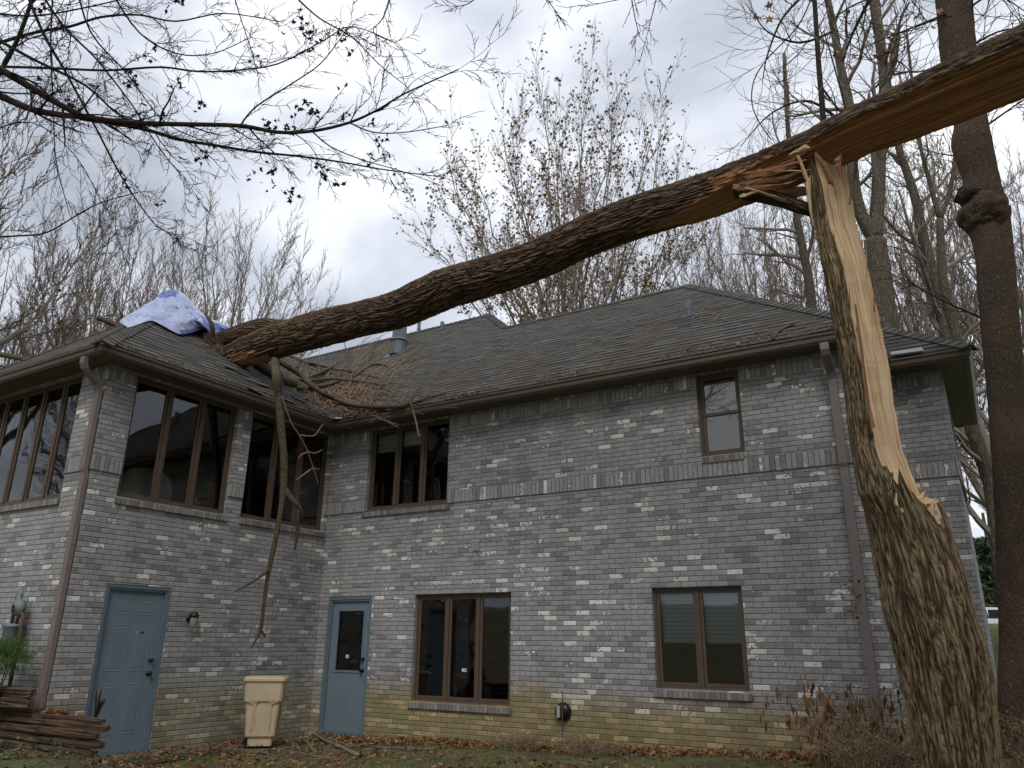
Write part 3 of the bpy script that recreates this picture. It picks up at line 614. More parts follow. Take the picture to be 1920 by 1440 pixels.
# roof vents
def roofpipe(px, py, r, h, name, flare=False):
    P = atp(px, py, (0, -OV, ZE), nA); m = MB(); m.lathe([(r, -.25), (r, h), (r*.85, h), (r*.85, h-.05)], P, 'z', 20); o = m.build(name, M['pipe'], H, True)
    f = MB(); q = r*1.7; N = np.array(nA)/np.linalg.norm(nA); vd = np.array([0, 1, KP])/math.sqrt(1+KP*KP); ud = np.array([1, 0, 0])
    c = P+N*.02; f.face([c-ud*q-vd*q*1.2, c+ud*q-vd*q*1.2, c+ud*q+vd*q, c-ud*q+vd*q]); f.lathe([(r*1.35, -.1), (r*1.1, .10 if not flare else .16), (r*1.1, .12 if not flare else .18)], P, 'z', 20)
    f.build('flashing', M['pipe'], o)
    if flare: cl = MB(); cl.lathe([(r*1.02, .27), (r*1.2, .28), (r*1.02, .31)], P, 'z', 20); cl.build('storm_collar', M['flash'], o)
roofpipe(747, 660, .165, 1.15, 'flue_pipe', True); roofpipe(785, 624, .042, .75, 'vent_pipe'); roofpipe(829, 618, .05, .20, 'vent_pipe'); roofpipe(1292, 592, .05, .27, 'vent_pipe')
# wall fittings
v = MB(); v.box(3.145, 3.275, .0, .02, 2.72, 2.9, 0, WA)
for k in range(4): v.box(3.155, 3.265, .02, .028, 2.74+k*.038, 2.765+k*.038, 0, WA)
v.build('wall_vent', M['vplate'], H)
s = MB(); s.lathe([(.02, -.0), (.115, -.0), (.12, -.03), (.10, -.075), (.05, -.09), (.015, -.09)], (4.70, 0, .52), 'y', 26); sp = s.build('spigot_cover', M['black'], H, True)
s = MB(); s.tube([(4.745, -.12, .78), (4.735, -.12, .3), (4.74, -.12, -.1)], .008, 8); s.build('rod', M['rust'], sp)
s = MB(); s.box(4.64, 4.69, .085, .10, .45, .60, 0, WA); s.build('faded_label', M['vplate'], sp)
s = MB(); L0 = np.array((0., -2.55, 1.68)); s.lathe([(.055, 0), (.055, .018), (.02, .03)], L0+np.array([0, 0, 0]), 'x', 14); s.tube([L0+np.array([.02, 0, 0]), L0+np.array([.08, 0, .03]), L0+np.array([.11, 0, .02])], .014, 8)
s.lathe([(.012, .07), (.05, .05), (.066, .0), (.062, -.01)], L0+np.array([.11, 0, .02]), 'z', 12); la = s.build('wall_lamp', M['black'], H, True)
s = MB(); s.lathe([(.055, .0), (.052, -.08), (.04, -.13), (.01, -.135)], L0+np.array([.11, 0, .012]), 'z', 8); s.build('lamp_shade', M['lampglass'], la)
# ------------------------------------------------------------------ things near the house
ac = empty('armchair', 'pale olive upholstered armchair seen behind the first sunroom window', 'armchair')
s = MB()
def soft(mb, c, sx, sy, sz, pw=3.2, n=24):
    P = []
    for i in range(n+1):
        ph = -math.pi/2+math.pi*i/n
        for j in range(n):
            t_ = 2*math.pi*j/n; f = lambda a: math.copysign(abs(a)**(2/pw), a)
            P.append((c[0]+sx*f(math.cos(ph))*f(math.cos(t_)), c[1]+sy*f(math.cos(ph))*f(math.sin(t_)), c[2]+sz*f(math.sin(ph))))
    mb.mesh(P, [(i*n+j, i*n+(j+1) % n, (i+1)*n+(j+1) % n, (i+1)*n+j) for i in range(n) for j in range(n)])
soft(s, (-.42, -3.28, 3.30), .13, .42, .46); s.build('backrest', M['fabric'], ac, True)
s = MB(); soft(s, (-.80, -3.28, 3.02), .36, .38, .12); s.build('seat', M['fabric'], ac, True)
for q in (-1, 1): s = MB(); soft(s, (-.8, -3.28+q*.42, 3.12), .38, .08, .2); s.build('armrest', M['fabric'], ac, True)
# tan bin against the wing wall
bn = empty('trash_bin', 'tall tan plastic bin with lid standing against the brick wall between the doors', 'bin', loc=(.70, -1.62, -.03))
def taper(mb, rows, m_=0):
    P = []
    for (hx, hy, z) in rows:
        c = min(hx, hy)*.12
        P += [(hx-c, -hy, z), (hx, -hy+c, z), (hx, hy-c, z), (hx-c, hy, z), (-hx+c, hy, z), (-hx, hy-c, z), (-hx, -hy+c, z), (-hx+c, -hy, z)]
    k = len(rows); mb.mesh(P, [(i*8+j, i*8+(j+1) % 8, i*8+8+(j+1) % 8, i*8+8+j) for i in range(k-1) for j in range(8)]+[tuple(range(8)), tuple(range(8*k-8, 8*k))], None, m_)
s = MB(); taper(s, [(.165, .165, .02), (.17, .17, .135), (.19, .19, .14), (.205, .205, .16), (.235, .235, .64), (.262, .262, .65), (.272, .272, .93)]); s.build('body', M['tan'], bn)
s = MB(); taper(s, [(.285, .285, .925), (.298, .298, .935), (.298, .298, .965), (.27, .27, .995), (.12, .12, 1.005)]); s.build('lid', M['tan'], bn)
for q in (-1, 1):
    for w__ in (0, 1):
        s = MB()
        T = (lambda u, n, z: (u, -n, z)) if w__ else (lambda u, n, z: (n, u, z))
        P = [T(q*.10, .208, .22), T(q*.19, .205, .22), T(q*.225, .246, .62), T(q*.10, .246, .62), T(q*.115, .248, .60), T(q*.115, .218, .24)]
        P = [T(q*.09, .20, .2), T(q*.13, .222, .24), T(q*.13, .25, .60), T(q*.25, .268, .66), T(q*.05, .268, .66), T(q*.09, .25, .61)]
        s.mesh(P, [(0, 1, 2, 5), (5, 2, 3, 4)]); s.build('rib', M['tan'], bn)
s = MB()
for (x_, z_, h_) in ((-.12, .46, .05), (-.09, .38, .035), (-.13, .24, .04), (.12, .30, .03)): yy = -.208-.05*(z_-.16)/.48; s.face([(x_-.008, yy-.004, z_-h_), (x_+.002, yy-.004, z_-h_*.2), (x_+.012, yy-.006, z_+h_), (x_, yy-.005, z_+h_*.1)])
s.build('scuff', M['black'], bn)
s = MB(); s.tube([(-.17, -.15, .07), (-.17, .15, .07)], .07, 14); s.build('wheel', M['black'], bn)
bn.rotation_euler = (0, 0, .72); bn.scale = (.98, .9, .93)
# gas meter
gm = empty('gas_meter', 'small grey gas meter with regulator and rusty bent pipe on the left brick wall', 'gas meter')
gx, gy, gz = -.83, -LB-.15, 1.56
s = MB(); s.lathe([(.09, -.28), (.10, -.25), (.105, -.03), (.12, -.02), (.12, .0), (.07, .02)], (gx, gy, gz-.02), 'z', 18); s.build('body', M['meter'], gm, True)
s = MB(); s.lathe([(.03, -.07), (.09, -.05), (.11, -.01), (.11, .01), (.09, .05), (.03, .07)], (gx+.04, gy, gz+.20), 'y', 18); s.lathe([(.03, 0), (.035, .1), (.02, .13)], (gx+.01, gy, gz+.26), 'z', 10); s.build('regulator', M['meter'], gm, True)
s = MB(); s.tube([(gx-.05, gy, gz-.02), (gx-.055, gy, gz+.2), (gx-.04, gy, gz+.33)], .022, 8); s.tube([(gx+.06, gy, gz), (gx+.07, gy, gz+.08), (gx+.13, gy, gz+.13), (gx+.19, gy, gz+.09), (gx+.20, gy, gz-.1), (gx+.20, gy, gz-1.1)], .024, 10); s.build('pipe', M['rust'], gm, True)
# timbers of the planter
tb = empty('timber_retaining_wall', 'low retaining wall of stacked rotting brown timbers left of the blue door', 'retaining wall')
def log(parent, a, b, r, mi=0):
    m = MB(); a = np.array(a, float); b = np.array(b, float); ph = random.random()*9
    def dsp(L, t, c, s): return (.42*(1.0-max(abs(c), abs(s)))*1.2-.1 + .10*mnoise.noise(Vector((c*2+ph, s*2, L*1.0))) + .20*mnoise.noise(Vector((c*5+ph, s*5, L*1.1))) + .30*mnoise.noise(Vector((c*12+ph, s*12, L*1.6))))
    m.tube([a+(b-a)*i/40+np.array([0, 0, .004*math.sin(i*.3+ph)]) for i in range(41)], [r]*40+[r*.75], 26, disp=dsp); return m.build('timber', M['timber'], parent)
for z_, x1, yy, r in ((.12, 1.42, -4.58, .052), (.22, 1.50, -4.61, .046), (.315, 1.62, -4.60, .045), (.405, 1.56, -4.63, .043), (.49, 1.68, -4.60, .040), (.555, 1.60, -4.61, .026)): log(tb, (-3.5, yy-.02, z_), (x1, yy, z_), r)
tb2 = empty('timber_step', 'dark upper timber tier of the planter below the evergreen shrub', 'retaining wall')
a_ = aty(62, 1300, -4.68); log(tb2, (-3.5, -4.68, a_[2]), (a_[0], -4.68, a_[2]), .06); log(tb2, (-3.5, -4.70, a_[2]-.12), (a_[0]+.03, -4.70, a_[2]-.12), .07)
sm = MB(); k = 36
Pm = []
for j in range(14):
    for i in range(k):
        x = -3.5+4.2*i/(k-1); y = -4.60+.6*j/13; z = .50+.05*mnoise.noise(Vector((x*3, y*3, 0)))+.07*math.exp(-((x-.55)/.5)**2)
        z -= .45*sst((x-.35)/.35) + .30*sst((y+4.35)/.3)*sst((x-.02)/.1)
        Pm.append((x, y, z))
sm.mesh(Pm, [(j*k+i, j*k+i+1, (j+1)*k+i+1, (j+1)*k+i) for j in range(13) for i in range(k-1)]); tag(sm.build('planter_soil', simple('soil', (.07, .045, .028), .95, .4, 14, .8), smooth=True), kind='structure')
s = MB(); s.box(.0, .36, -4.0, -2.62, -.14, -.01, bev=.02); s.box(.0, .33, -2.6, -1.95, -.15, -.03, bev=.02); s.box(.30, 1.0, -1.9, -1.25, -.2, -.045, bev=.02); tag(s.build('path', M['concrete']), kind='structure')
# ------------------------------------------------------------------ leaves, grass
def leaf(mb, p, sz, nrm=None, star=True, m_=0):
    """small maple like star or oval leaf, slightly cupped"""
    p = np.array(p, float); a = np.random.normal(size=3) if nrm is None else np.array(nrm)+np.random.normal(size=3)*.35; a /= np.linalg.norm(a)
    b = np.cross(a, np.random.normal(size=3)); b /= np.linalg.norm(b); c = np.cross(a, b)
    if star:
        rr = [1, .45, .85, .35, .6, .2, .6, .35, .85, .45]; k = 10
        P = [p + sz*.5*r*(b*math.cos(2*math.pi*i/k)+c*math.sin(2*math.pi*i/k)) + a*sz*.12*random.uniform(-1, 1) for i, r in enumerate(rr)]
    else:
        P = [p-b*sz*.5, p-b*sz*.15+c*sz*.28+a*sz*.1, p+b*sz*.5, p-b*sz*.1-c*sz*.28+a*sz*.12]
    mb.face(P, None, m_)
def ground_leaf(mb, x, y, sz, dz=.015, star=True): leaf(mb, (x, y, th(x, y)+dz), sz, (0, 0, 1.2), star)
lv = MB()
for _ in range(5200):
    x = random.uniform(-.2, 9.2); y = random.uniform(-5.2, -.02)
    dens = .35+.65*mnoise.noise(Vector((x*.8, y*.8, 4)))+(.5 if x < 3.4 else 0)+(.45 if y > -.5 else 0)
    if random.random() < dens and not (x < .1): ground_leaf(lv, x, y, random.uniform(.05, .12), random.uniform(.01, .05))
for _ in range(500):
    x = random.uniform(-.3, .4); y = random.uniform(-4.55, -4.3); leaf(lv, (x, y, .53+random.random()*.05), random.uniform(.05, .1), (0, 0, 1))
for _ in range(420):
    x = random.uniform(.02, .9); y = random.uniform(-4.0, -1.2); leaf(lv, (x, y, max(th(x, y), -.02)+.012+random.random()*.02), random.uniform(.04, .10), (0, 0, 1.2))
for _ in range(2600):      # drifts blown against the wall foot
    x = random.uniform(.2, 9.0); y = -abs(random.gauss(0, .16))-.02; leaf(lv, (x, y, th(x, y)+random.uniform(.01, .09)*max(.2, 1+y*3)), random.uniform(.04, .10), (0, -.3, 1))
tag(lv.build('fallen_leaves', M['leafbrown']), 'brown and orange fallen leaves scattered over the yard along the walls', 'leaves', kind='stuff')
gr = MB()
def blade(mb, x, y, h, z0=None):
    a = random.random()*6.28; w_ = .004; z = th(x, y) if z0 is None else z0; t_ = random.uniform(0, .6)*h; d = (math.cos(a), math.sin(a)); b = random.random()*6.28
    mb.face([(x-d[0]*w_, y-d[1]*w_, z), (x+d[0]*w_, y+d[1]*w_, z), (x+math.cos(b)*t_, y+math.sin(b)*t_, z+h)])
for _ in range(16000):
    x = random.uniform(1.5, 9.4); y = random.uniform(-5, -.05)
    dn = mnoise.noise(Vector((x*.9, y*.9, 8)))+.35
    if random.random() < dn+.25: blade(gr, x, y, random.uniform(.02, .07))
tag(gr.build('grass', M['grass']), 'short patchy green and straw grass between the leaves', 'grass', kind='stuff')
iv = MB()
for _ in range(1700):
    x = random.uniform(-2.2, 3.0); y = random.uniform(-6.4, -4.72) if x < 1.9 else random.uniform(-5.6, -4.2)
    if y < -4.7 or random.random() < .4: ground_leaf(iv, x, y, random.uniform(.04, .075), random.uniform(.02, .10+.12*random.random()), False)
tag(iv.build('ivy_ground_cover', M['ivy']), 'low dark green ivy covering the bank in front of the timbers', 'ivy', kind='stuff')
# loose sticks near the door ---------------------------------------
def wob(a, b, n=6, amp=.03):
    a = np.array(a, float); b = np.array(b, float); return [a+(b-a)*i/n+np.random.normal(size=3)*amp*(0 if i in (0, n) else 1)*np.array([1, 1, .4]) for i in range(n+1)]
def gp(px, py, up=0.):
    P = onA(px, py); return np.array([P[0], P[1], th(P[0], P[1])+up])
sticks = [((575, 1372), (672, 1418), .022, 'thick grey fallen stick with pale broken end in front of the half glass door'), ((595, 1376), (655, 1400), .010, 'thin grey stick leaning beside the thicker one by the door'), ((655, 1403), (677, 1388), .010, 'short grey stub rising right of the thick stick'), ((545, 1362+18), (590, 1398), .008, 'thin stick between the tan bin and the door'), ((530, 1408), (618, 1424), .009, 'long thin stick lying flat in the leaves right of the bin'), ((640, 1404), (715, 1393), .008, 'thin twig pointing at the window corner'), ((575, 1395), (592, 1412), .013, 'short thick stick lying in the leaves before the door'), ((700, 1402), (812, 1406), .009, 'long straight stick lying along the wall under the triple window'), ((1330, 1405), (1500, 1420), .009, 'thin bare stick lying below the double window')]
for (a, b, r, lb) in sticks:
    m = MB(); pa, pb = gp(a[0], min(a[1]+6, 1435), .05), gp(b[0], min(b[1]+4, 1438), .035); pth = wob(pa, pb, 8, .012); r *= 1.35; m.tube(pth, np.linspace(r*.6, r, 9), 8)
    for k in range(2): q = pth[2+3*k]; m.tube([q, q+np.array([random.uniform(-.15, .15), random.uniform(-.1, .1), .06+random.random()*.06])], [r*.5, r*.25], 5)
    tag(m.build('fallen_stick', M['stick'], smooth=True), lb, 'stick', 'sticks lying in the yard')
m = MB()
for _ in range(150):
    px = random.uniform(430, 1650); P = gp(px if random.random() < .4 else random.uniform(480, 800), random.uniform(1405, 1437), .02); a = random.random()*6.28; L = random.uniform(.08, .35)
    m.tube([P, P+np.array([math.cos(a)*L*.5, math.sin(a)*L*.5, .02]), P+np.array([math.cos(a+.3)*L, math.sin(a+.3)*L, random.uniform(-.0, .04)])], [.004, .003, .002], 4)
tag(m.build('twig_litter', M['twigbg']), 'small broken twigs littering the ground near the walls', 'twigs', kind='stuff')
# evergreen shrub, dead weeds -------------------------------------
sh = empty('evergreen_shrub', 'feathery bright green evergreen shrub in the planter before the gas meter', 'shrub')
s = MB(); st0 = np.array([-.38, -4.78, .5])
for q in range(5): s.tube([st0+np.array([q*.03, 0, 0]), st0+np.array([.02*q, 0, .3]), st0+np.array([(q-2)*.09, random.uniform(-.1, .1), .62])], [.014, .010, .006], 6)
s.build('stem', M['bark4'], sh); s = MB()
for _ in range(7000):
    a = np.random.normal(size=3); a /= np.linalg.norm(a); r = random.random()**.45; lump = 1+.28*mnoise.noise(Vector(a*2.2))
    c = st0+np.array([0, 0, .68])+a*np.array([.46, .30, .25])*r*lump
    if mnoise.noise(Vector(c*6)) < -.12: continue
    d = a*.5+np.array([0, 0, .7])+np.random.normal(size=3)*.4; d /= np.linalg.norm(d); L = random.uniform(.03, .075); sd_ = np.cross(d, np.random.normal(size=3)); sd_ /= np.linalg.norm(sd_)
    s.face([c-sd_*.003, c+sd_*.003, c+d*L])
s.build('foliage', M['needle'], sh)
dw = empty('dead_weed', 'short dark dead seed stalks rising from the end of the timbers before the blue door', 'weed'); s = MB(); b0 = aty(178, 1345, -4.56)
for q in range(7): e_ = b0+np.array([random.uniform(-.1, .12), random.uniform(-.06, .06), random.uniform(.12, .30)]); s.tube([b0+np.array([q*.012-.04, 0, -.03]), (b0+e_)/2, e_*.4+.6*((b0+e_)/2), e_], [.005, .010, .013, .004], 6)
s.build('stalk', M['twig'], dw)
def weed(name, label, cat, base_px, spread, hmax, n, leafmat, lsz, nl, wood='twigtan', depth_plane=-.5, curl=.3):
    W = empty(name, label, cat); s = MB(); L_ = MB()
    for i in range(n):
        bx, by = base_px; b = np.array([bx+random.uniform(-.25, .25), by+random.uniform(-.2, .2), 0]); b[2] = th(b[0], b[1])
        a = random.random()*6.28; h = random.uniform(.45, 1)*hmax; lean = random.uniform(.1, 1)*spread; pts = [b]
        for k in range(1, 9): t_ = k/8; pts.append(b+np.array([math.cos(a)*lean*t_**1.6, math.sin(a)*lean*.5*t_**1.6, h*(t_-.25*t_**3*curl*3)])+np.random.normal(size=3)*.012)
        s.tube(pts, np.linspace(.0045, .0015, 9), 4)
        for _ in range(3):
            k = random.randint(3, 7); q = pts[k]; d = np.array([random.uniform(-.2, .2), random.uniform(-.1, .1), random.uniform(.02, .16)]); s.tube([q, q+d*.6, q+d], [.003, .002, .0012], 3)
            if random.random() < .55:
                for __ in range(9): leaf(L_, q+d+np.random.normal(size=3)*.02, .02, None, False, 1)
        for _ in range(nl):
            k = random.randint(2, 8); q = pts[k]+np.random.normal(size=3)*.03; d = np.array([random.uniform(-.3, .3), random.uniform(-.3, .3), -1]); d /= np.linalg.norm(d); sd_ = np.cross(d, np.random.normal(size=3)); sd_ /= np.linalg.norm(sd_); L2 = lsz*random.uniform(.6, 1.3)
            L_.face([q, q+d*L2*.35+sd_*L2*.16, q+d*L2*.8+sd_*L2*.05+np.cross(d, sd_)*L2*.15, q+d*L2, q+d*L2*.4-sd_*L2*.14])
    s.build('stem', M[wood], W); L_.build('leaf', [M[leafmat], M['straw']], W); return W
weed('dry_weed', 'brown withered weed clump with drooping leaves in front of the right downspout', 'weed', (8.35, -.85), .85, 1.15, 36, 'leafbrown', .105, 13)
weed('dry_weed', 'orange dry brush at the foot of the right trunk', 'weed', (10.1, -1.6), .7, .75, 60, 'leafgold', .05, 4)
weed('dry_grass_tuft', 'tangled straw coloured grass tuft by the root of the split tree', 'grass tuft', (8.75, -1.35), .75, .62, 70, 'straw', .04, 2)
weed('dry_grass_tuft', 'small curled straw tuft at the wall right of the triple window', 'grass tuft', (4.2, -.35), .35, .22, 46, 'straw', .04, 1)
weed('dry_grass_tuft', 'pale matted straw tuft near the rod of the round wall fitting', 'grass tuft', (5.3, -.55), .5, .20, 60, 'straw', .04, 1)
vi = empty('bare_vine', 'thin bare reddish vine climbing the bricks beside the right downspout', 'vine'); s = MB(); lf = MB()
for path in ([(1505, 1370), (1480, 1260), (1492, 1200), (1462, 1140), (1440, 1090)], [(1520, 1300), (1545, 1225), (1520, 1160), (1497, 1110), (1482, 1085)], [(1570, 1290), (1572, 1240), (1590, 1208), (1650, 1190), (1680, 1195)], [(1640, 1110), (1610, 1100), (1595, 1118), (1588, 1140), (1600, 1155)]):
    P = [aty(x, y, -.12 if i else -.2) for i, (x, y) in enumerate(path)]; s.tube([P[0]]+P+[P[-1]], [.005, .004, .004, .003, .003, .002, .0015], 4)
    for q in P[1:]:
        e_ = q+np.array([random.uniform(-.15, .15), 0, random.uniform(0, .15)]); s.tube([q, e_], [.002, .001], 3)
for _ in range(40): q = aty(1592+random.uniform(-12, 22), 1085+random.uniform(0, 75), -.2); leaf(lf, q, .05, None, False)
s.build('stem', M['twig'], vi); lf.build('leaf', M['leafbrown'], vi)
# ------------------------------------------------------------------ trees: generator
def perp(d):
    a = np.cross(d, (0, 0, 1.)); n = np.linalg.norm(a)
    return a/n if n > 1e-3 else np.array([1., 0, 0])
class Grow:
    def __init__(s, rmin=.006, up=.25, ang=(.45, .9), ratio=(.5, .75), wob=.12, kids=(3, 5), leafs=None, sides=(9, 7, 5, 4, 3, 3, 3), leafp=0, leafsz=.1, rk=.55, t0=.2):
        s.__dict__.update(locals()); s.t = MB(); s.b = MB(); s.L = MB(); s.tips = []
    def branch(s, p, d, L, r, lvl, maxl):
        n = 7 if lvl < 2 else (5 if lvl < maxl else 3); pts = [np.array(p, float)]; d = np.array(d, float); d /= np.linalg.norm(d)
        for i in range(n):
            d = d + np.random.normal(size=3)*s.wob/(1 if lvl else 2.5) + np.array([0, 0, s.up])*(.16 if lvl else .05); d /= np.linalg.norm(d); pts.append(pts[-1]+d*L/n)
        rad = np.linspace(r, max(s.rmin*.7, r*(.45 if lvl < maxl else .4)), n+1)
        (s.t if lvl == 0 else s.b).tube(pts, rad, s.sides[min(lvl, 6)], cap=lvl < 2); s.kids_on(pts, rad, L, lvl, maxl)
    def kids_on(s, pts, rad, L, lvl, maxl, count=None, t0=None):
        n = len(pts)-1
        if lvl >= maxl:
            if s.leafp and random.random() < s.leafp and pts[-1][2] > -99:
                for q in range(random.randint(1, 4)): leaf(s.L, pts[-1]+np.random.normal(size=3)*s.leafsz*.7, s.leafsz*random.uniform(.6, 1.2))
            return
        k = count or random.randint(*s.kids)
        t0 = s.t0 if t0 is None else t0
        for j in range(k+1):
            t = 1. if j == k else t0+(1-t0)*(j+random.random())/k; x = t*n; i = min(int(x), n-1); q = pts[i]+(pts[i+1]-pts[i])*(x-i); dd = pts[i+1]-pts[i]; dd /= np.linalg.norm(dd)
            a = perp(dd); b = np.cross(dd, a); ph = random.random()*6.283; an = random.uniform(*s.ang)*(.45 if j == k else 1)
            nd = dd*math.cos(an)+(a*math.cos(ph)+b*math.sin(ph))*math.sin(an)
            rr = float(np.interp(x, range(n+1), rad))
            s.branch(q, nd, L*random.uniform(*s.ratio)*(1-.35*t*(j < k)), max(s.rmin, rr*s.rk*random.uniform(.8, 1.1)), lvl+1, maxl)
    def path(s, pts, r0, r1, maxl, L=None, count=8, lvl=0, trunk=True, t0=.25, sides=10, sub=4, disp=None):
        P = [np.array(p, float) for p in pts]; Q = []
        for i in range(len(P)-1):
            p0, p1, p2, p3 = P[max(i-1, 0)], P[i], P[i+1], P[min(i+2, len(P)-1)]
            for k in range(sub): t = k/sub; Q.append(.5*((2*p1)+(-p0+p2)*t+(2*p0-5*p1+4*p2-p3)*t*t+(-p0+3*p1-3*p2+p3)*t**3))
        Q.append(P[-1]); rad = np.linspace(r0, r1, len(Q)); (s.t if trunk else s.b).tube(Q, rad, sides, disp=disp)
        if count: s.kids_on(Q, rad, L or 2., lvl, maxl, count, t0)
        return Q
    def finish(s, root, bm, tm, lm=None):
        if s.t.f: s.t.build('trunk', bm, root, True)
        if s.b.f: s.b.build('branches', tm, root)
        if s.L.f: s.L.build('leaves', lm, root)
def copy_tree(o, loc, rz, sc, label):
    c = o.copy(); SC.collection.objects.link(c); c.location = loc; c.rotation_euler = (0, 0, rz); c.scale = (sc, sc, sc); c['label'] = label
    for ch in o.children: d = ch.copy(); SC.collection.objects.link(d); d.parent = c
    return c
BG = 'bare trees standing behind the house'
# prototype: upright multi stem bare tree (about 15 m)
def vase(seed, h=15, stems=7, leafp=0, leafmat=None, lab='', name='bare_tree', ang=(.3, .65), spread=.55, ratio=(.42, .62), leafsz=.13, bm='barkbg', tm='twigbg', maxl=4, loc=(0, 0, 0), group=BG, kids=(6, 8), rmin=.009, up=.5, wob=.09):
    random.seed(seed); np.random.seed(seed); T = empty(name, lab, 'tree', group, loc); G = Grow(rmin=rmin, up=up, ang=ang, ratio=ratio, wob=wob, kids=kids, leafp=leafp, leafsz=leafsz, rk=.5, t0=.1)
    fork = h*.16; G.t.tube([(0, 0, -1.5), (0.05, 0, fork*.5), (0, .05, fork)], [h*.024, h*.02, h*.017], 10)
    for k in range(stems):
        a = 6.283*k/stems+random.uniform(-.3, .3); sp = spread*random.uniform(.25, 1.1); d = np.array([math.cos(a)*sp, math.sin(a)*sp, 1.]); p = np.array([0, 0, fork*random.uniform(.6, 1)])
        G.branch(p, d, h*random.uniform(.55, .8), h*.0095, 1, maxl)
    G.finish(T, M[bm], M[tm], M[leafmat] if leafmat else None); return T
def fan(seed, lab, loc, fork, H_, W_, stems=26, leafp=0, leafmat=None, leafsz=.2, name='bare_tree', group=BG, kids=9, rmin=.008, tr=.22):
    # crown of many straight-ish limbs fanning from a low fork to a rounded outline
    random.seed(seed); np.random.seed(seed); T = empty(name, lab, 'tree', group, loc)
    G = Grow(rmin=rmin, up=.28, ang=(.28, .62), ratio=(.34, .52), wob=.085, kids=(4, 6), leafp=leafp, leafsz=leafsz, rk=.55, t0=.08)
    f0 = fork-loc[2]; G.t.tube([(0, 0, -1.2), (.1, .05, f0*.4), (0, .1, f0*.8), (.05, 0, f0)], [tr*1.3, tr*1.1, tr, tr*.8], 10)
    for k in range(stems):
        a = 2.39996*k+random.uniform(-.2, .2); q = math.sqrt((k+.5)/stems); ph = q*1.12; env = random.uniform(.82, 1.03)
        tip = np.array([math.cos(a)*W_*math.sin(ph)*env*1.08, math.sin(a)*W_*math.sin(ph)*env*1.08, f0+H_*(math.cos(ph)**.75)*env]); p0 = np.array([0, 0, f0*random.uniform(.72, 1.)])
        d = tip-p0; L = np.linalg.norm(d); side = np.array([math.cos(a), math.sin(a), -.4]); pts = [p0+d*t+side*math.sin(t*math.pi)*.06*L*q+np.random.normal(size=3)*.012*L*(0 < t < 1) for t in np.linspace(0, 1, 9)]
        r = tr*random.uniform(.22, .36); rad = np.linspace(r, .012, 9); G.b.tube(pts, rad, 6, cap=False); G.kids_on(pts, rad, L*.52, 1, 4, kids, .22)
    G.finish(T, M['barkbg'], M['twigbg'], M[leafmat] if leafmat else None); return T
def gl(px, py, D, sink=1.0):   # point at image column px, distance D, standing on the high ground behind
    P = atd(px, py, D); return (P[0], P[1], th(P[0], P[1]))
v1 = fan(11, 'rounded bare tree behind the tarp, left of centre', gl(428, 640, 34), 9.8, 9.6, 4.5, 30)
v2 = fan(12, 'tall bare tree behind the left end of the roof', gl(190, 640, 31), 9.2, 9.0, 3.9, 26)
v3 = fan(13, 'bare tree at the left edge of the picture behind the wing', gl(20, 640, 30), 8.0, 8.6, 4.6, 26)
copy_tree(v2, gl(280, 640, 44), 1.0, 1.04, 'farther bare tree between the two left trees, behind the tarp')
copy_tree(v3, gl(105, 640, 46), 4.0, 1.08, 'distant bare tree between the two leftmost ones'); copy_tree(v1, gl(645, 640, 80), 3.0, .82, 'small far bare tree seen in the dip below the fallen trunk')
copy_tree(v3, gl(700, 640, 90), .4, .8, 'faint distant bare tree beside the flue pipe')
mp_ = fan(21, 'broad round tree still holding golden brown leaves, behind the middle of the fallen trunk', gl(1070, 600, 30), 11.2, 10.8, 6.2, 36, .27, 'leafgold', .19, 'leafy_tree', kids=9, rmin=.007)
vase(25, 9.5, 7, kids=(5, 7), leafp=.08, leafmat='leafgold', lab='shorter spreading tree with a few yellow leaves above the roof ridge', ang=(.5, .95), spread=1.0, leafsz=.16, loc=gl(1130, 600, 24), name='leafy_tree')
t4 = vase(31, 12, 8, ratio=(.36, .52), kids=(5, 6), maxl=5, lab='slender bare tree right of the leafy tree, above the roof apex', loc=gl(1370, 560, 30), ang=(.35, .8), leafp=.03, leafmat='leafgold', leafsz=.14)
copy_tree(t4, gl(1255, 560, 37), 1.9, 1.15, 'bare tree behind the leafy tree on its right side'); copy_tree(t4, gl(1480, 560, 40), 3.9, 1.3, 'bare tree directly left of the split stump, farther back')
copy_tree(v1, gl(1340, 560, 44), 2.6, 1.2, 'rounded bare tree behind the roof apex'); copy_tree(v2, gl(1450, 560, 36), 5.6, 1.12, 'bare fan shaped tree just left of the split stump'); 
copy_tree(t4, gl(1600, 560, 46), 5.2, 1.35, 'far bare tree behind the split wood strip'); copy_tree(v2, gl(1730, 560, 40), 2.7, 1.25, 'far bare tree between the split stump and the right trunk'); copy_tree(t4, gl(1860, 700, 30), .9, 1.4, 'bare tree behind the right trunk')
copy_tree(v3, gl(1950, 700, 36), 2.2, 1.3, 'bare tree cut off by the right picture edge'); copy_tree(v1, gl(1890, 900, 60), 5.0, .9, 'distant bare tree in the gap right of the house')
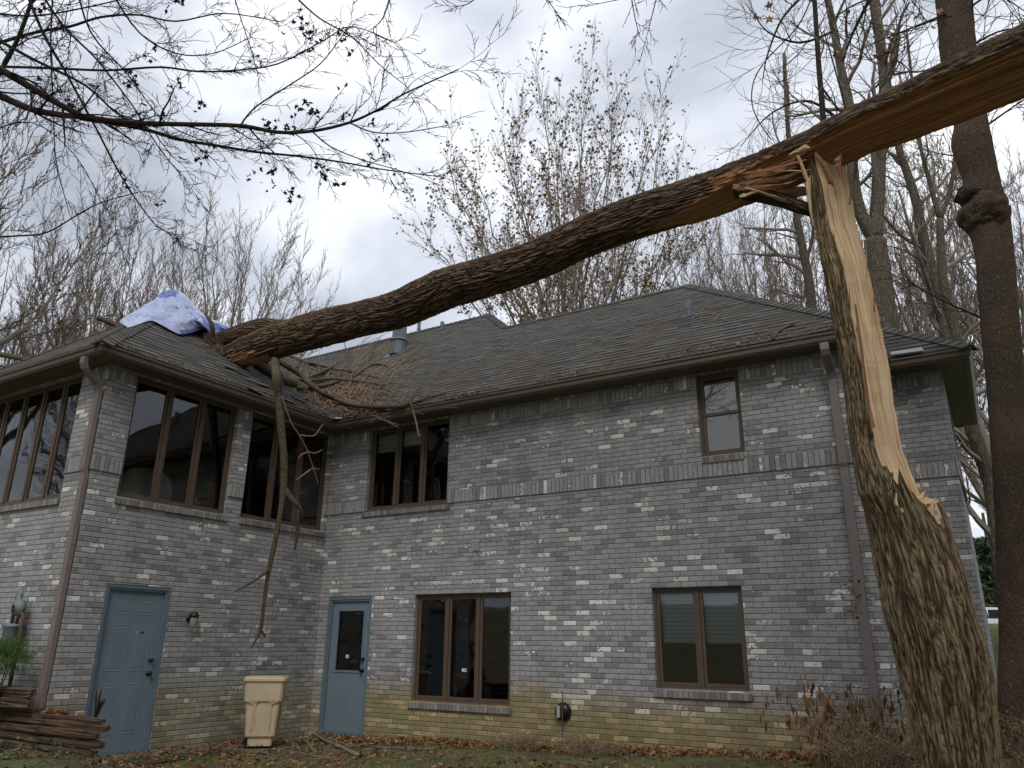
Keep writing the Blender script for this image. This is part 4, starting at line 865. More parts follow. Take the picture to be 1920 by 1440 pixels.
# nearer right hand trees traced at their own distances
def traced(name, label, group, paths, mats=('barkbg', 'twigbg', 'leafgold'), seed=1, **kw):
    random.seed(seed); np.random.seed(seed); T = empty(name, label, 'tree', group); G = Grow(**kw)
    for (pl, r0, r1, count, L, maxl, t0, lvl) in paths:
        G.path([atd(*q) for q in pl], r0, r1, maxl, L, count, lvl, True, t0)
    G.finish(T, M[mats[0]], M[mats[1]], M[mats[2]]); return T
def gbase(px, py, D):      # put a trunk foot on the ground under a traced trunk
    P = atd(px, py, D); return P
kw = dict(rmin=.006, up=.3, ang=(.5, 1.1), ratio=(.45, .7), wob=.17, kids=(3, 5), rk=.5)
RG = 'bare trees right of the house'
traced('bare_tree', 'forked dark trunk rising behind the split stump, V fork above the roof', RG, [([(1662, 760, 15), (1657, 610, 15.6), (1650, 520, 16), (1640, 450, 16.3)], .27, .22, 0, 1, 3, .5, 0), ([(1640, 450, 16.3), (1614, 400, 16.5), (1600, 335, 16.8), (1592, 200, 17.6), (1577, 130, 18), (1560, 37, 18.5), (1538, -60, 19)], .15, .07, 12, 3.2, 4, .15, 1), ([(1640, 450, 16.3), (1646, 375, 16.6), (1650, 290, 17), (1658, 165, 17.6), (1650, 90, 18), (1636, 0, 18.6), (1630, -60, 19)], .16, .07, 12, 3.2, 4, .15, 1), ([(1658, 165, 17.6), (1678, 110, 17.6), (1684, 60, 17.8)], .09, .03, 5, 1.8, 4, .2, 2)], seed=41, **kw)
traced('bare_tree', 'straight grey trunk leaning left of the right hand trunk', RG, [([(1800, 800, 18.5), (1777, 642, 19), (1755, 540, 19.5), (1732, 450, 20), (1717, 375, 20.4), (1699, 319, 20.8), (1684, 270, 21), (1660, 120, 22), (1640, -40, 23)], .17, .07, 16, 3.6, 4, .1, 1)], seed=42, **kw)
traced('bare_tree', 'tall thin grey trunk seen past the end of the eave, forked near the top', RG, [([(1900, 1200, 15), (1876, 1050, 15.3), (1858, 910, 15.8), (1818, 790, 16), (1796, 642, 16.6), (1770, 540, 17), (1762, 412, 17.6)], .19, .085, 7, 2.6, 4, .2, 1), ([(1762, 412, 17.6), (1740, 330, 18), (1722, 250, 18.5), (1700, 60, 19.5)], .06, .03, 7, 2.2, 4, .2, 1), ([(1762, 412, 17.6), (1785, 340, 18), (1800, 200, 18.8), (1815, 60, 19.5)], .06, .03, 7, 2.2, 4, .2, 1)], seed=43, **kw)
traced('bare_tree', 'knobbly bare trunk standing left of the split stump above the roof', RG, [([(1524, 640, 21), (1519, 545, 21.5), (1502, 450, 22), (1490, 380, 22.4), (1478, 250, 23), (1470, 100, 24)], .15, .05, 16, 3.0, 4, .15, 1)], seed=44, **kw)
traced('bare_tree', 'tall bare tree with long branches against the cloud above the fallen trunk', RG, [([(1545, 300, 13), (1543, 217, 13.2), (1535, 120, 13.6), (1526, -20, 14.2)], .055, .04, 6, 1.5, 3, .1, 1), ([(1538, 160, 13.4), (1585, 215, 13), (1560, 110, 13.5), (1545, 60, 14)], .02, .01, 0, 1, 3, .1, 2), ([(1640, -20, 12.5), (1600, 60, 12.6), (1580, 115, 12.7)], .035, .012, 6, 1.2, 3, .1, 2), ([(1530, -30, 15), (1470, 30, 15), (1440, 100, 15), (1430, 150, 15)], .03, .008, 12, 2.2, 4, .05, 2), ([(1590, 240, 16), (1520, 190, 16), (1450, 210, 16), (1400, 260, 16)], .035, .008, 12, 1.8, 4, .05, 2), ([(1560, 60, 15), (1500, 80, 15), (1440, 60, 15.2), (1410, 20, 15.4)], .03, .008, 10, 1.8, 4, .05, 2)], mats=('twig', 'twigbg', 'leaforange'), seed=45, leafp=.004, leafsz=.2, **kw)
T = empty('hanging_vine', 'single long thin vine curving down left above the fallen trunk', 'vine'); G = Grow(); G.path([atd(*q) for q in ((1524, -10, 11), (1496, 49, 11), (1440, 109, 11), (1414, 150, 11), (1410, 195, 11), (1425, 232, 11), (1446, 262, 10.8))], .010, .008, 0, 1, 0, trunk=True, sides=5); G.t.build('stem', M['twig'], T, True)
T = empty('clinging_leaves', 'few orange leaves hanging on a twig beside the top of the right trunk', 'leaves'); G = Grow(); q0 = [atd(*q) for q in ((1785, 30, 9), (1720, 50, 9), (1690, 80, 9), (1640, 110, 9), (1600, 108, 9.2))]; G.path(q0, .008, .004, 0, 1, 0, trunk=True, sides=5); G.t.build('twig', M['twig'], T, True); s = MB()
for (x, y) in ((1602, 108), (1608, 112), (1565, 102), (1660, 100), (1650, 110), (1690, 75), (1700, 58), (1715, 35), (1720, 30), (1750, 50), (1675, 108), (1640, 105), (1592, 22), (1596, 130), (1760, 22)): leaf(s, atd(x, y, 9), .085, None, False); leaf(s, atd(x+5, y-4, 9), .07, None, False)
s.build('leaf', M['leaforange'], T)
# distant wood closing the horizon in the gap, and evergreen there
tw = MB()
for _ in range(9000):
    px, py = random.uniform(1820, 1925), random.uniform(1010, 1160); c = atd(px, py, random.uniform(50, 58))
    if mnoise.noise(Vector(c*.35)) > -.12 - (py-1100)/300: leaf(tw, c, random.uniform(.3, .7), None, False)
T = empty('evergreen_tree', 'dark green evergreen behind the white van in the gap right of the house', 'tree', loc=gl(1868, 1100, 55)); o = tw.build('foliage', M['farneedle'], T); T_l = T.location.copy(); o.location = (-T_l[0], -T_l[1], -T_l[2]); s = MB(); s.tube([(0, 0, -.5), (0, 0, 8)], [.3, .1], 8); s.build('trunk', M['barkbg'], T)
# white van
P0 = atd(1866, 1150, 50); gz_ = th(P0[0], P0[1])
van = empty('parked_van', 'white vehicle roof and side window glimpsed between the house and the right trunk', 'van', loc=(P0[0], P0[1], gz_)); van.rotation_euler = (0, 0, YAW); tz = P0[2]-gz_
s = MB()
prof = [(-2.4, .35), (2.1, .35), (2.15, .95), (1.75, 1.1), (1.15, 1.72), (-2.2, 1.75), (-2.45, 1.1)]; k = len(prof); sc_ = (tz+.35)/1.75
for y_, sg in ((-.9, 1), (.9, -1)): s.face([(x*1, y_, z*sc_) for x, z in prof])
for i in range(k): j = (i+1) % k; s.face([(prof[i][0], -.9, prof[i][1]*sc_), (prof[j][0], -.9, prof[j][1]*sc_), (prof[j][0], .9, prof[j][1]*sc_), (prof[i][0], .9, prof[i][1]*sc_)])
s.build('body', simple('white_car_paint', (.8, .8, .8), .3, .02, 3), van)
s = MB()
for a, b in ((-2.1, -1.1), (-1., -.1), (0, 1.3)): s.face([(a, -.91, 1.12*sc_), (b+.1, -.91, 1.12*sc_), (b-(.35 if a == 0 else 0), -.91, 1.6*sc_), (a, -.91, 1.6*sc_)])
s.build('window', M['black'], van)
for x in (-1.5, 1.4): s = MB(); s.lathe([(.33, -.1), (.35, -.05), (.35, .1), (.3, .12)], (x, -.85, .34), 'y', 18); s.build('wheel', M['black'], van, True)
# ------------------------------------------------------------------ right standing trunk with burls
random.seed(50); np.random.seed(50)
rt = empty('standing_tree', 'dark smooth barked standing trunk with bulging burls at the right edge', 'tree')
pl = [(1955, 1440, 7.4, 75), (1926, 1330, 7.6, 57), (1914, 1200, 7.8, 44), (1910, 1100, 7.95, 41), (1903, 980, 8.1, 39), (1894, 850, 8.3, 38), (1885, 720, 8.6, 38), (1871, 560, 8.9, 38), (1863, 470, 9.1, 38), (1850, 410, 9.3, 46), (1842, 370, 9.4, 43), (1838, 330, 9.5, 35), (1822, 270, 9.68, 39), (1820, 225, 9.8, 33), (1800, 120, 10.1, 36), (1787, 0, 10.5, 36), (1770, -120, 10.9, 34)]
P = [atd(a, b, c) for a, b, c, d in pl]; R_ = [d*c/F/math.sqrt(1+((a-960)/F)**2)/1.03 for a, b, c, d in pl]
Q = []; RR = []
for i in range(len(P)-1):
    p0, p1, p2, p3 = P[max(i-1, 0)], P[i], P[i+1], P[min(i+2, len(P)-1)]
    for k in range(14): t = k/14; Q.append(.5*((2*p1)+(-p0+p2)*t+(2*p0-5*p1+4*p2-p3)*t*t+(-p0+3*p1-3*p2+p3)*t**3)); RR.append(R_[i]+(R_[i+1]-R_[i])*t)
def dsp3(L, t, c, s): return .07*mnoise.noise(Vector((c*1.3, s*1.3, L*1.2)))+.03*mnoise.noise(Vector((c*5, s*5, L*6)))
m = MB(); m.tube(Q, RR, 40, disp=dsp3, uvr=.3); m.build('trunk', M['bark3'], rt, True)
def burl(px, py, D, r, fl=.8):
    m = MB(); c = atd(px, py, D); n = 44; V = []
    for i in range(n+1):
        ph = -math.pi/2+math.pi*i/n
        for j in range(n):
            t = 6.283*j/n; d = np.array([math.cos(ph)*math.cos(t), math.cos(ph)*math.sin(t), math.sin(ph)]); rr = r*(1+.2*mnoise.noise(Vector(d*1.8+c))+.10*mnoise.noise(Vector(d*4+c))+.06*mnoise.noise(Vector(d*10+c))+.04*mnoise.noise(Vector(d*20+c))); V.append(c+d*rr*np.array([1, 1, fl]))
    m.mesh(V, [(i*n+j, i*n+(j+1) % n, (i+1)*n+(j+1) % n, (i+1)*n+j) for i in range(n) for j in range(n)], [((j*.04, i*.03), (j*.04+.04, i*.03), (j*.04+.04, i*.03+.03), (j*.04, i*.03+.03)) for i in range(n) for j in range(n)]); m.build('burl', M['bark3'], rt, True)
burl(1848, 402, 9.26, .27, 1.15); burl(1818, 366, 9.38, .15, .85); burl(1880, 398, 9.3, .10, 1.0)
G = Grow(rmin=.005, up=.2, ang=(.5, 1.0), ratio=(.5, .7), wob=.16, kids=(3, 5), rk=.5)
for pth in ([(1790, 20, 10.4), (1740, 40, 10), (1690, 60, 9.6), (1640, 80, 9.3)], [(1800, 30, 10.4), (1860, -10, 10), (1920, 20, 9.7)], [(1800, 100, 10.2), (1870, 60, 10), (1940, 50, 10)], [(1780, -60, 10.6), (1700, -30, 10), (1600, 10, 9.5), (1560, 40, 9.2)], [(1850, 600, 9), (1760, 560, 9.6), (1690, 520, 10.3)], [(1830, 250, 9.9), (1900, 200, 10.2), (1960, 160, 10.5)]):
    G.path([atd(*q) for q in pth], .018, .006, 4, 1.2, 9, 2, False, .1, sides=6)
G.b.build('branches', M['twig'], rt)
# ------------------------------------------------------------------ split stump
random.seed(60); np.random.seed(60)
sp_ = empty('split_tree_stump', 'big leaning tree stump split open to a tall strip of fresh pale wood', 'tree stump')
NR = 210
rows = [(1500, 1690, 1905, 6.35), (1440, 1724, 1878, 6.45), (1380, 1708, 1874, 6.52), (1279, 1682, 1866, 6.62), (1210, 1666, 1853, 6.7), (1147, 1650, 1832, 6.78), (1072, 1636, 1812, 6.87), (997, 1624, 1787, 6.95), (960, 1617, 1772, 7.0), (920, 1607, 1750, 7.04), (880, 1600, 1735, 7.1)]
def interp(rows, y, k): ys_2 = [r[0] for r in rows][::-1]; return float(np.interp(y, ys_2, [r[k] for r in rows][::-1]))
def ring_full(y, j):
    L_, R2, D = interp(rows, y, 1), interp(rows, y, 2), interp(rows, y, 3); cx = (L_+R2)/2; r = (R2-L_)/2*D/F/math.sqrt(1+((cx-960)/F)**2); t = 2*math.pi*j/NR
    c = atd(cx, y, D); h = np.array([FW[0], FW[1], 0]); h /= np.linalg.norm(h)
    flare = 1+.10*sst((y-1300)/200)*(.5+.5*math.sin(5*t+1))
    d = math.cos(t)*RT0 - math.sin(t)*h     # j=0 right, increasing toward the camera (front)
    rh = ridge_h(math.cos(t)*.42, math.sin(t)*.42, y*.0047); RV.append(rh)
    q = r*flare*.965*(1+.04*mnoise.noise(Vector((math.cos(t)*2, math.sin(t)*2, y*.004))))+.024*(rh-.5)
    return c+d*q, t, r
def rim(t):     # picture height of the torn rim around the trunk: t 0 right, pi/2 front, pi left
    a = (t % (2*math.pi))
    jag = 14*mnoise.noise(Vector((a*5, 1, 0)))+9*mnoise.noise(Vector((a*14, 2, 0)))
    xs_ = [0, .35, .8, .95, 1.1, 1.2, 1.3, 1.45, 1.6, 1.72, 1.79, 1.86, 1.95, 2.1, 2.4, 3.0, 3.6, 4.5, 5.5, 6.283]; ys_3 = [950, 947, 945, 952, 978, 994, 980, 962, 945, 925, 888, 905, 925, 885, 880, 875, 885, 915, 950, 950]
    return float(np.interp(a, xs_, ys_3))+jag*.6
m = MB(); NL = 230; V = []; uvs_ = []; RV = []
for i in range(NL+1):
    for j in range(NR):
        t = 2*math.pi*j/NR; y0, y1 = 1500, rim(t); y = y0+(y1-y0)*i/NL; p_, t_, r_ = ring_full(y, j); V.append(p_); uvs_.append((t*.42, (1500-y)*.0047))
fs = []; fu = []; mi = []
for i in range(NL):
    for j in range(NR):
        j2 = (j+1) % NR; a, b, c, d = i*NR+j, i*NR+j2, (i+1)*NR+j2, (i+1)*NR+j; fs.append((a, b, c, d)); w_ = 2*math.pi*.42 if j2 == 0 else 0
        fu.append((uvs_[a], (uvs_[b][0]+w_, uvs_[b][1]), (uvs_[c][0]+w_, uvs_[c][1]), uvs_[d])); mi.append(0)
# torn top: rings inward of wood
base = NL*NR; rings = [[V[base+j] for j in range(NR)]]
cen = sum(np.array(q) for q in rings[0])/NR
for k, f in enumerate((.93, .7, .4, .05)):
    rg = []
    for j in range(NR):
        q = np.array(rings[0][j]); nz = .05*mnoise.noise(Vector(q*9+k))+.03*mnoise.noise(Vector(q*25)); p_ = cen+(q-cen)*f; p_[2] = (q[2]*f+cen[2]*(1-f))-.012*k+nz-.02; rg.append(p_)
    rings.append(rg)
for k in range(1, 5):
    b = len(V); V += rings[k]; RV += [.5]*NR
    for j in range(NR):
        j2 = (j+1) % NR; pb = base if k == 1 else b-NR; fs.append((pb+j, pb+j2, b+j2, b+j)); fu.append(((j*.03, k*.1), (j*.03+.03, k*.1), (j*.03+.03, k*.1+.1), (j*.03, k*.1+.1))); mi.append(1)
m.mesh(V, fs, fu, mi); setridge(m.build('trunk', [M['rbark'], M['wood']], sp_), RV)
# upper slab: y, left, bark/wood edge, right, depth
slab = [(1010, 1652, 1700, 1750, 7.0), (960, 1628, 1682, 1742, 7.0), (927, 1609, 1668, 1726, 7.03), (880, 1601, 1655, 1706, 7.1), (837, 1594, 1642, 1690, 7.15), (760, 1585, 1627, 1677, 7.24), (687, 1576, 1615, 1667, 7.33), (624, 1565, 1603, 1655, 7.4), (560, 1552, 1592, 1640, 7.5), (500, 1541, 1582, 1627, 7.58), (425, 1527, 1556, 1607, 7.68), (343, 1516, 1540, 1592, 7.8), (300, 1512, 1529, 1584, 7.86), (275, 1513, 1522, 1560, 7.9), (262, 1515, 1519, 1524, 7.92)]
m = MB(); NB, NF = 90, 26; NT_ = NB+NF; V = []; NLs = 300; RS = []; hdir = np.array([FW[0], FW[1], 0]); hdir /= np.linalg.norm(hdir)
def srow(y, k): return float(np.interp(y, [r[0] for r in slab][::-1], [r[k] for r in slab][::-1]))
uvl = []
for i in range(NLs+1):
    y = 1010+(262-1010)*i/NLs; L_, Mx, Rx, D = srow(y, 1), srow(y, 2), srow(y, 3), srow(y, 4)
    Mx += 1.8*mnoise.noise(Vector((y*.03, 3, 1)))+.5*mnoise.noise(Vector((y*.12, 5, 1))); Rx += 1.6*mnoise.noise(Vector((y*.035, 8, 1)))+.8*mnoise.noise(Vector((y*.15, 9, 1))); L_ += 1.5*mnoise.noise(Vector((y*.03, 13, 1)))
    wL = (Mx-L_)*D/F; wW = (Rx-Mx)*D/F; th_k = .5*(wL+wW)+.02
    hdir = ray((L_+Rx)/2, y); hdir = hdir/np.linalg.norm(hdir); pL, pM, pR = atd(L_, y, D), atd(Mx, y, D-wL*.75), atd(Rx, y, D+.04)
    # bark arc from R around the back to L, then front to M
    for j in range(NB):
        s_ = j/(NB-1)
        if s_ < .6:
            a = s_/.6*math.pi; c = (pR+pL)/2; ax = (pR-pL)/2; q = c+ax*math.cos(a)+hdir*math.sin(a)*th_k
        else:
            b = (s_-.6)/.4*math.pi/2; q = pL*(math.cos(b)*1.)+pM*(1-math.cos(b)) if False else pL+(pM-pL-(-hdir*0))*0+RT0*(wL*(1-math.cos(b)))-hdir*(wL*.75*math.sin(b))+UP*0
            q = pL + (pM+hdir*wL*.75-pL)*(1-math.cos(b)) - hdir*wL*.75*math.sin(b)
        rh = ridge_h(s_*1.3, 3., y*.0052); RS.append(rh); dn = .02*(rh-.5)
        V.append(q-hdir*dn if s_ > .6 else q+hdir*dn); uvl.append((s_*1.3, (1010-y)*.0052))
    for j in range(NF):
        s_ = (j+1)/(NF+1); q = pM+(pR-pM)*s_; groove = .022*mnoise.noise(Vector((s_*7, y*.004, 4)))+.014*mnoise.noise(Vector((s_*22, y*.006, 6))) - .02*math.sin(s_*math.pi)
        RS.append(.5); V.append(q-hdir*groove); uvl.append((s_*.35, (1010-y)*.0052))
fs = []; fu = []; mi = []
for i in range(NLs):
    for j in range(NT_):
        j2 = (j+1) % NT_; a, b, c, d = i*NT_+j, i*NT_+j2, (i+1)*NT_+j2, (i+1)*NT_+j; fs.append((a, b, c, d)); wood = j >= NB-1
        y = 1010+(262-1010)*i/NLs
        if not wood and y < 360+12*math.sin(j) and j > 20 and (y < 330 or j > 30): pass
        if wood: u0 = max(0, j-NB+1)*.016; u1 = u0+.016; fu.append(((u0, uvl[a][1]), (u1, uvl[a][1]), (u1, uvl[c][1]), (u0, uvl[c][1])))
        else: fu.append((uvl[a], uvl[b], uvl[c], uvl[d]))
        mi.append(1 if wood else 0)
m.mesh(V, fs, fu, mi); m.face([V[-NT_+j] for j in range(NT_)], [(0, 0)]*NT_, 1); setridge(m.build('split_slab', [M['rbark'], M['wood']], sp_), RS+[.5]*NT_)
def splinter(parent, pts, w0, w1, mat='wood', th_=.012, name='splinter'):
    C0 = [np.array(q, float) for q in pts]; n_ = 14; P = []
    for i in range(n_):
        x = i/(n_-1)*(len(C0)-1); j = min(int(x), len(C0)-2); P.append(C0[j]+(C0[j+1]-C0[j])*(x-j))
    m = MB(); V = []; k = n_; ph = random.random()*50
    for i, q in enumerate(P):
        d = P[min(i+1, k-1)]-P[max(i-1, 0)]; d /= np.linalg.norm(d); s = np.cross(d, FW); s /= np.linalg.norm(s); w_ = (w0+(w1-w0)*i/(k-1))
        for a in range(8):
            an = a*math.pi/4; jit = 1+.45*mnoise.noise(Vector((a*1.7+ph, i*.35, 0)))+.3*mnoise.noise(Vector((a*3.1+ph, i*1.1, 4)))
            if i in (0, k-1): jit *= .35+.9*random.random()
            V.append(q+s*w_*math.cos(an)*jit-FW*max(th_, w_*.45)*math.sin(an)*jit+d*(random.uniform(-1, 1)*w_*1.6 if i in (0, k-1) else 0))
    m.mesh(V, [(i*8+j, i*8+(j+1) % 8, i*8+8+(j+1) % 8, i*8+8+j) for i in range(k-1) for j in range(8)]+[tuple(range(8)), tuple(8*k-8+j for j in range(8))], [((j*.02, i*.08), (j*.02+.02, i*.08), (j*.02+.02, i*.08+.08), (j*.02, i*.08+.08)) for i in range(k-1) for j in range(8)]+[((0, 0),)*8]*2); return m.build(name, M[mat], parent)
splinter(sp_, [atd(1722, 945, 6.85), atd(1733, 922, 6.9)], .045, .004); splinter(sp_, [atd(1735, 950, 6.9), atd(1731, 925, 6.95), atd(1726, 905, 7)], .03, .002, 'wood2'); splinter(sp_, [atd(1700, 955, 6.75), atd(1740, 943, 6.8), atd(1758, 945, 6.85)], .02, .006)
splinter(sp_, [atd(1668, 935, 6.7), atd(1672, 900, 6.75), atd(1673, 885, 6.8)], .03, .003, 'bark'); splinter(sp_, [atd(1560, 345, 7.55), atd(1545, 310, 7.55), atd(1530, 290, 7.55)], .035, .02, 'wood2'); splinter(sp_, [atd(1575, 330, 7.6), atd(1570, 300, 7.62)], .004, .045, 'wood2')
splinter(sp_, [atd(1604, 570, 7.15), atd(1614, 650, 7.05), atd(1628, 760, 6.98), atd(1636, 800, 6.95)], .012, .018, 'wood2'); splinter(sp_, [atd(1515, 330, 7.7), atd(1517, 375, 7.65), atd(1525, 425, 7.6)], .03, .004, 'wood')
for q in range(16):
    px = random.uniform(1668, 1757); py = np.interp(px, [1668, 1700, 1721, 1757], [925, 962, 985, 950]); splinter(sp_, [atd(px, py+6, 6.72), atd(px+random.uniform(-5, 4), py-random.uniform(8, 26), 6.78)], random.uniform(.006, .02), .001, 'wood', .006)
for q in range(12):
    y_ = random.uniform(300, 900); px = srow(y_, random.choice((2, 3))); D_ = srow(y_, 4)-.12; splinter(sp_, [atd(px, y_+30, D_), atd(px+random.uniform(-5, 5), y_-random.uniform(15, 45), D_)], random.uniform(.006, .013), .001, random.choice(('wood', 'wood2')), .006)
splinter(sp_, [atd(1512, 335, 7.6), atd(1503, 308, 7.6), atd(1495, 291, 7.6)], .022, .012); splinter(sp_, [atd(1513, 322, 7.6), atd(1480, 320, 7.62), atd(1450, 322, 7.65)], .012, .003)
# ------------------------------------------------------------------ the fallen trunk
random.seed(70); np.random.seed(70)
ft = empty('fallen_tree', 'long broken tree trunk fallen across the picture from the split stump onto the roof', 'fallen tree')
# centre x, y, half width (pixels across), depth
FP = [(2150, 22, 74, 6.3), (2030, 70, 72, 6.55), (1920, 118, 67, 6.83), (1800, 168, 62, 7.1), (1700, 212, 55, 7.38), (1600, 252, 48, 7.68), (1540, 283, 46, 7.86), (1470, 312, 44, 8.1), (1400, 340, 42, 8.35), (1300, 375, 41, 8.72), (1200, 405, 40, 9.12), (1100, 443, 38, 9.57), (1000, 490, 36, 10.05), (900, 523, 37, 10.6), (838, 540, 37.5, 11.0), (790, 561, 37, 11.25), (740, 582, 35, 11.55), (680, 597, 33, 12.0), (600, 617, 34, 12.5), (540, 634, 33, 12.85), (500, 646, 31, 13.0), (455, 662, 27, 13.2), (425, 672, 20, 13.3)]
P = [atd(a, b, d) for a, b, c, d in FP]; R_ = [c*d/F/math.sqrt(1+(((a-960)*.4)/F)**2) for a, b, c, d in FP]; Q = []; RR = []; PX = []
for i in range(len(P)-1):
    p0, p1, p2, p3 = P[max(i-1, 0)], P[i], P[i+1], P[min(i+2, len(P)-1)]
    for k in range(30): t = k/30; Q.append(.5*((2*p1)+(-p0+p2)*t+(2*p0-5*p1+4*p2-p3)*t*t+(-p0+3*p1-3*p2+p3)*t**3)); RR.append(R_[i]+(R_[i+1]-R_[i])*t); PX.append(FP[i][0]+(FP[i+1][0]-FP[i][0])*t)
Q.append(P[-1]); RR.append(R_[-1]); PX.append(FP[-1][0]); n = 150; V = []; fs = []; fu = []; mi = []; RV = []; Ls = 0; LL = []
wood_i = set()
for i, q in enumerate(Q):
    d = Q[min(i+1, len(Q)-1)]-Q[max(i-1, 0)]; d /= np.linalg.norm(d); tv = CAM-q; tv -= d*(tv@d); tv /= np.linalg.norm(tv)      # toward the viewer side of the trunk
    sd_ = np.cross(d, tv); sd_ = sd_ if sd_[2] > 0 else -sd_                                                              # upward across the trunk
    if i: Ls += np.linalg.norm(Q[i]-Q[i-1])
    LL.append(Ls); x = PX[i]
    cut = sst((x-1275)/190.)      # 0 = whole trunk, 1 = split half
    for j in range(n):
        a = 2*math.pi*j/n; c, s = math.cos(a), math.sin(a)        # c: toward viewer, s: up
        rh = ridge_h(c*.3+9, s*.3, Ls); RV.append(rh); r = RR[i]*(1+.045*mnoise.noise(Vector((c*1.4, s*1.4, Ls*.8))))+.026*(rh-.5)
        cc, ss = c*r, s*r
        # cutting plane facing viewer and down
        nc, ns = .80, -.60; lim = RR[i]*(1.0-.62*cut)*(1+0) + .02*mnoise.noise(Vector((a*3, Ls*.7, 5)))*cut + .03*cut*mnoise.noise(Vector((a*1.5, Ls*.35, 9))) + .018*cut*mnoise.noise(Vector((a*14, Ls*.5, 2)))+.01*cut*mnoise.noise(Vector((a*40, Ls*.9, 6)))
        dot = cc*nc+ss*ns
        if cut > 0 and dot > lim: e_ = dot-lim; cc -= nc*e_; ss -= ns*e_; wood_i.add(i*n+j)
        V.append(q+tv*cc+sd_*ss)
for i in range(len(Q)-1):
    for j in range(n):
        j2 = (j+1) % n; a, b, c, d = i*n+j, i*n+j2, (i+1)*n+j2, (i+1)*n+j; fs.append((a, b, c, d)); u0, u1 = 2*math.pi*j/n*.3, 2*math.pi*(j+1)/n*.3; fu.append(((u0, LL[i]), (u1, LL[i]), (u1, LL[i+1]), (u0, LL[i+1])))
        isw = all(k in wood_i for k in (a, b, c, d)); aa = 2*math.pi*j/n
        # torn patches: orange wood along the underside before the split and at the broken end on the roof
        x = PX[i]; lo = math.cos(aa)*.5-math.sin(aa)*.87
        nz = mnoise.noise(Vector((LL[i]*.9, j*.05, 3)))
        if 1200 < x < 1500 and lo > 1.15-1.25*sst((x-1215)/190)+nz*.9+.25*mnoise.noise(Vector((LL[i]*4, j*.17, 1))): isw = True
        if x < 520 and lo > .85+nz*.9+.35*mnoise.noise(Vector((LL[i]*5, j*.2, 1)))-(520-x)/130: isw = True
        mi.append(1 if isw else 0)
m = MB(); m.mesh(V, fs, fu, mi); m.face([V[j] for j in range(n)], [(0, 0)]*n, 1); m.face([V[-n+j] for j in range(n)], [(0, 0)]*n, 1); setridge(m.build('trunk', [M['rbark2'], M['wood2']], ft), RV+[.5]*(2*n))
# limbs at the fork on the roof, going up under the tarp
def limb(parent, pts, radii, mat='bark2', name='limb', sides=26, amp=.06, cap=True):
    P = [np.array(q, float) for q in pts]; Q = []; R2 = []
    for i in range(len(P)-1):
        p0, p1, p2, p3 = P[max(i-1, 0)], P[i], P[i+1], P[min(i+2, len(P)-1)]
        for k in range(9): t = k/9; Q.append(.5*((2*p1)+(-p0+p2)*t+(2*p0-5*p1+4*p2-p3)*t*t+(-p0+3*p1-3*p2+p3)*t**3)); R2.append(radii[i]+(radii[i+1]-radii[i])*t)
    Q.append(P[-1]); R2.append(radii[-1]); m = MB(); ph = random.random()*20
    m.tube(Q, R2, sides, disp=lambda L, t, c, s: amp*mnoise.noise(Vector((c*2+ph, s*2, L*2)))+amp*.8*mnoise.noise(Vector((c*7+ph, s*7, L*4))), cap=cap); return m.build(name, M[mat], parent, True)
limb(ft, [atd(412, 682, 13.1), atd(400, 655, 13.3), atd(386, 628, 13.45), atd(372, 606, 13.75)], [.2, .18, .165, .15])
limb(ft, [atd(540, 628, 13.05), atd(490, 622, 13.25), atd(445, 632, 13.45), atd(405, 640, 13.55), atd(365, 628, 13.9)], [.26, .23, .2, .17, .13])
limb(ft, [atd(399, 632, 13.1), atd(397, 608, 13.05), atd(384, 588, 13.1)], [.045, .04, .015], 'bark4', 'limb', 10)
splinter(ft, [atd(400, 690, 13.2), atd(425, 712, 13.05), atd(450, 728, 12.95), atd(460, 735, 12.9)], .09, .01, 'wood'); splinter(ft, [atd(420, 695, 13.15), atd(440, 715, 13.0), atd(447, 722, 12.95)], .12, .03, 'wood'); splinter(ft, [atd(398, 690, 13.2), atd(410, 672, 13.2), atd(425, 662, 13.1)], .05, .02, 'wood2')
limb(ft, [atd(400, 695, 13.2), atd(388, 680, 13.35), atd(375, 660, 13.5)], [.05, .03, .015], 'bark4', 'stub', 10)
# dark hinge strips between trunk and stump
limb(ft, [atd(1385, 352, 8.2), atd(1420, 362, 8.1), atd(1460, 374, 8.0), atd(1500, 388, 7.9), atd(1535, 402, 7.85)], [.12, .085, .075, .07, .05], 'bark2', 'hinge_strip', 16, .25)
splinter(ft, [atd(1400, 358, 8.2), atd(1430, 361, 8.15), atd(1470, 363, 8.05), atd(1522, 357, 7.95)], .07, .045, 'wood2', .03, 'hinge_strip')
splinter(ft, [atd(1400, 352, 7.9), atd(1445, 366, 7.85), atd(1475, 374, 7.8)], .012, .004, 'wood')
for (x0, y0, x1, y1, w0, w1) in ((1400, 330, 1512, 300, .05, .012), (1420, 342, 1518, 318, .04, .008), (1440, 318, 1508, 288, .03, .006), (1380, 352, 1480, 345, .04, .006)):
    splinter(ft, [atd(x0, y0, 8.05), atd((x0+x1)/2, (y0+y1)/2+3, 7.9), atd(x1, y1, 7.75)], w0, w1, 'wood2', .03)
for q in range(22):
    x0 = random.uniform(1385, 1490); y0 = 355-(x0-1385)*.28+random.uniform(-22, 14); L_ = random.uniform(20, 70); splinter(ft, [atd(x0, y0, 8.0), atd(x0+L_*.5, y0-L_*.12, 7.9), atd(x0+L_, y0-L_*random.uniform(.05, .4), 7.8)], random.uniform(.008, .025), .002, random.choice(('wood2', 'wood2', 'wood')), .008)
splinter(ft, [atd(1480, 290, 7.7), atd(1513, 275, 7.65)], .008, .03, 'wood')
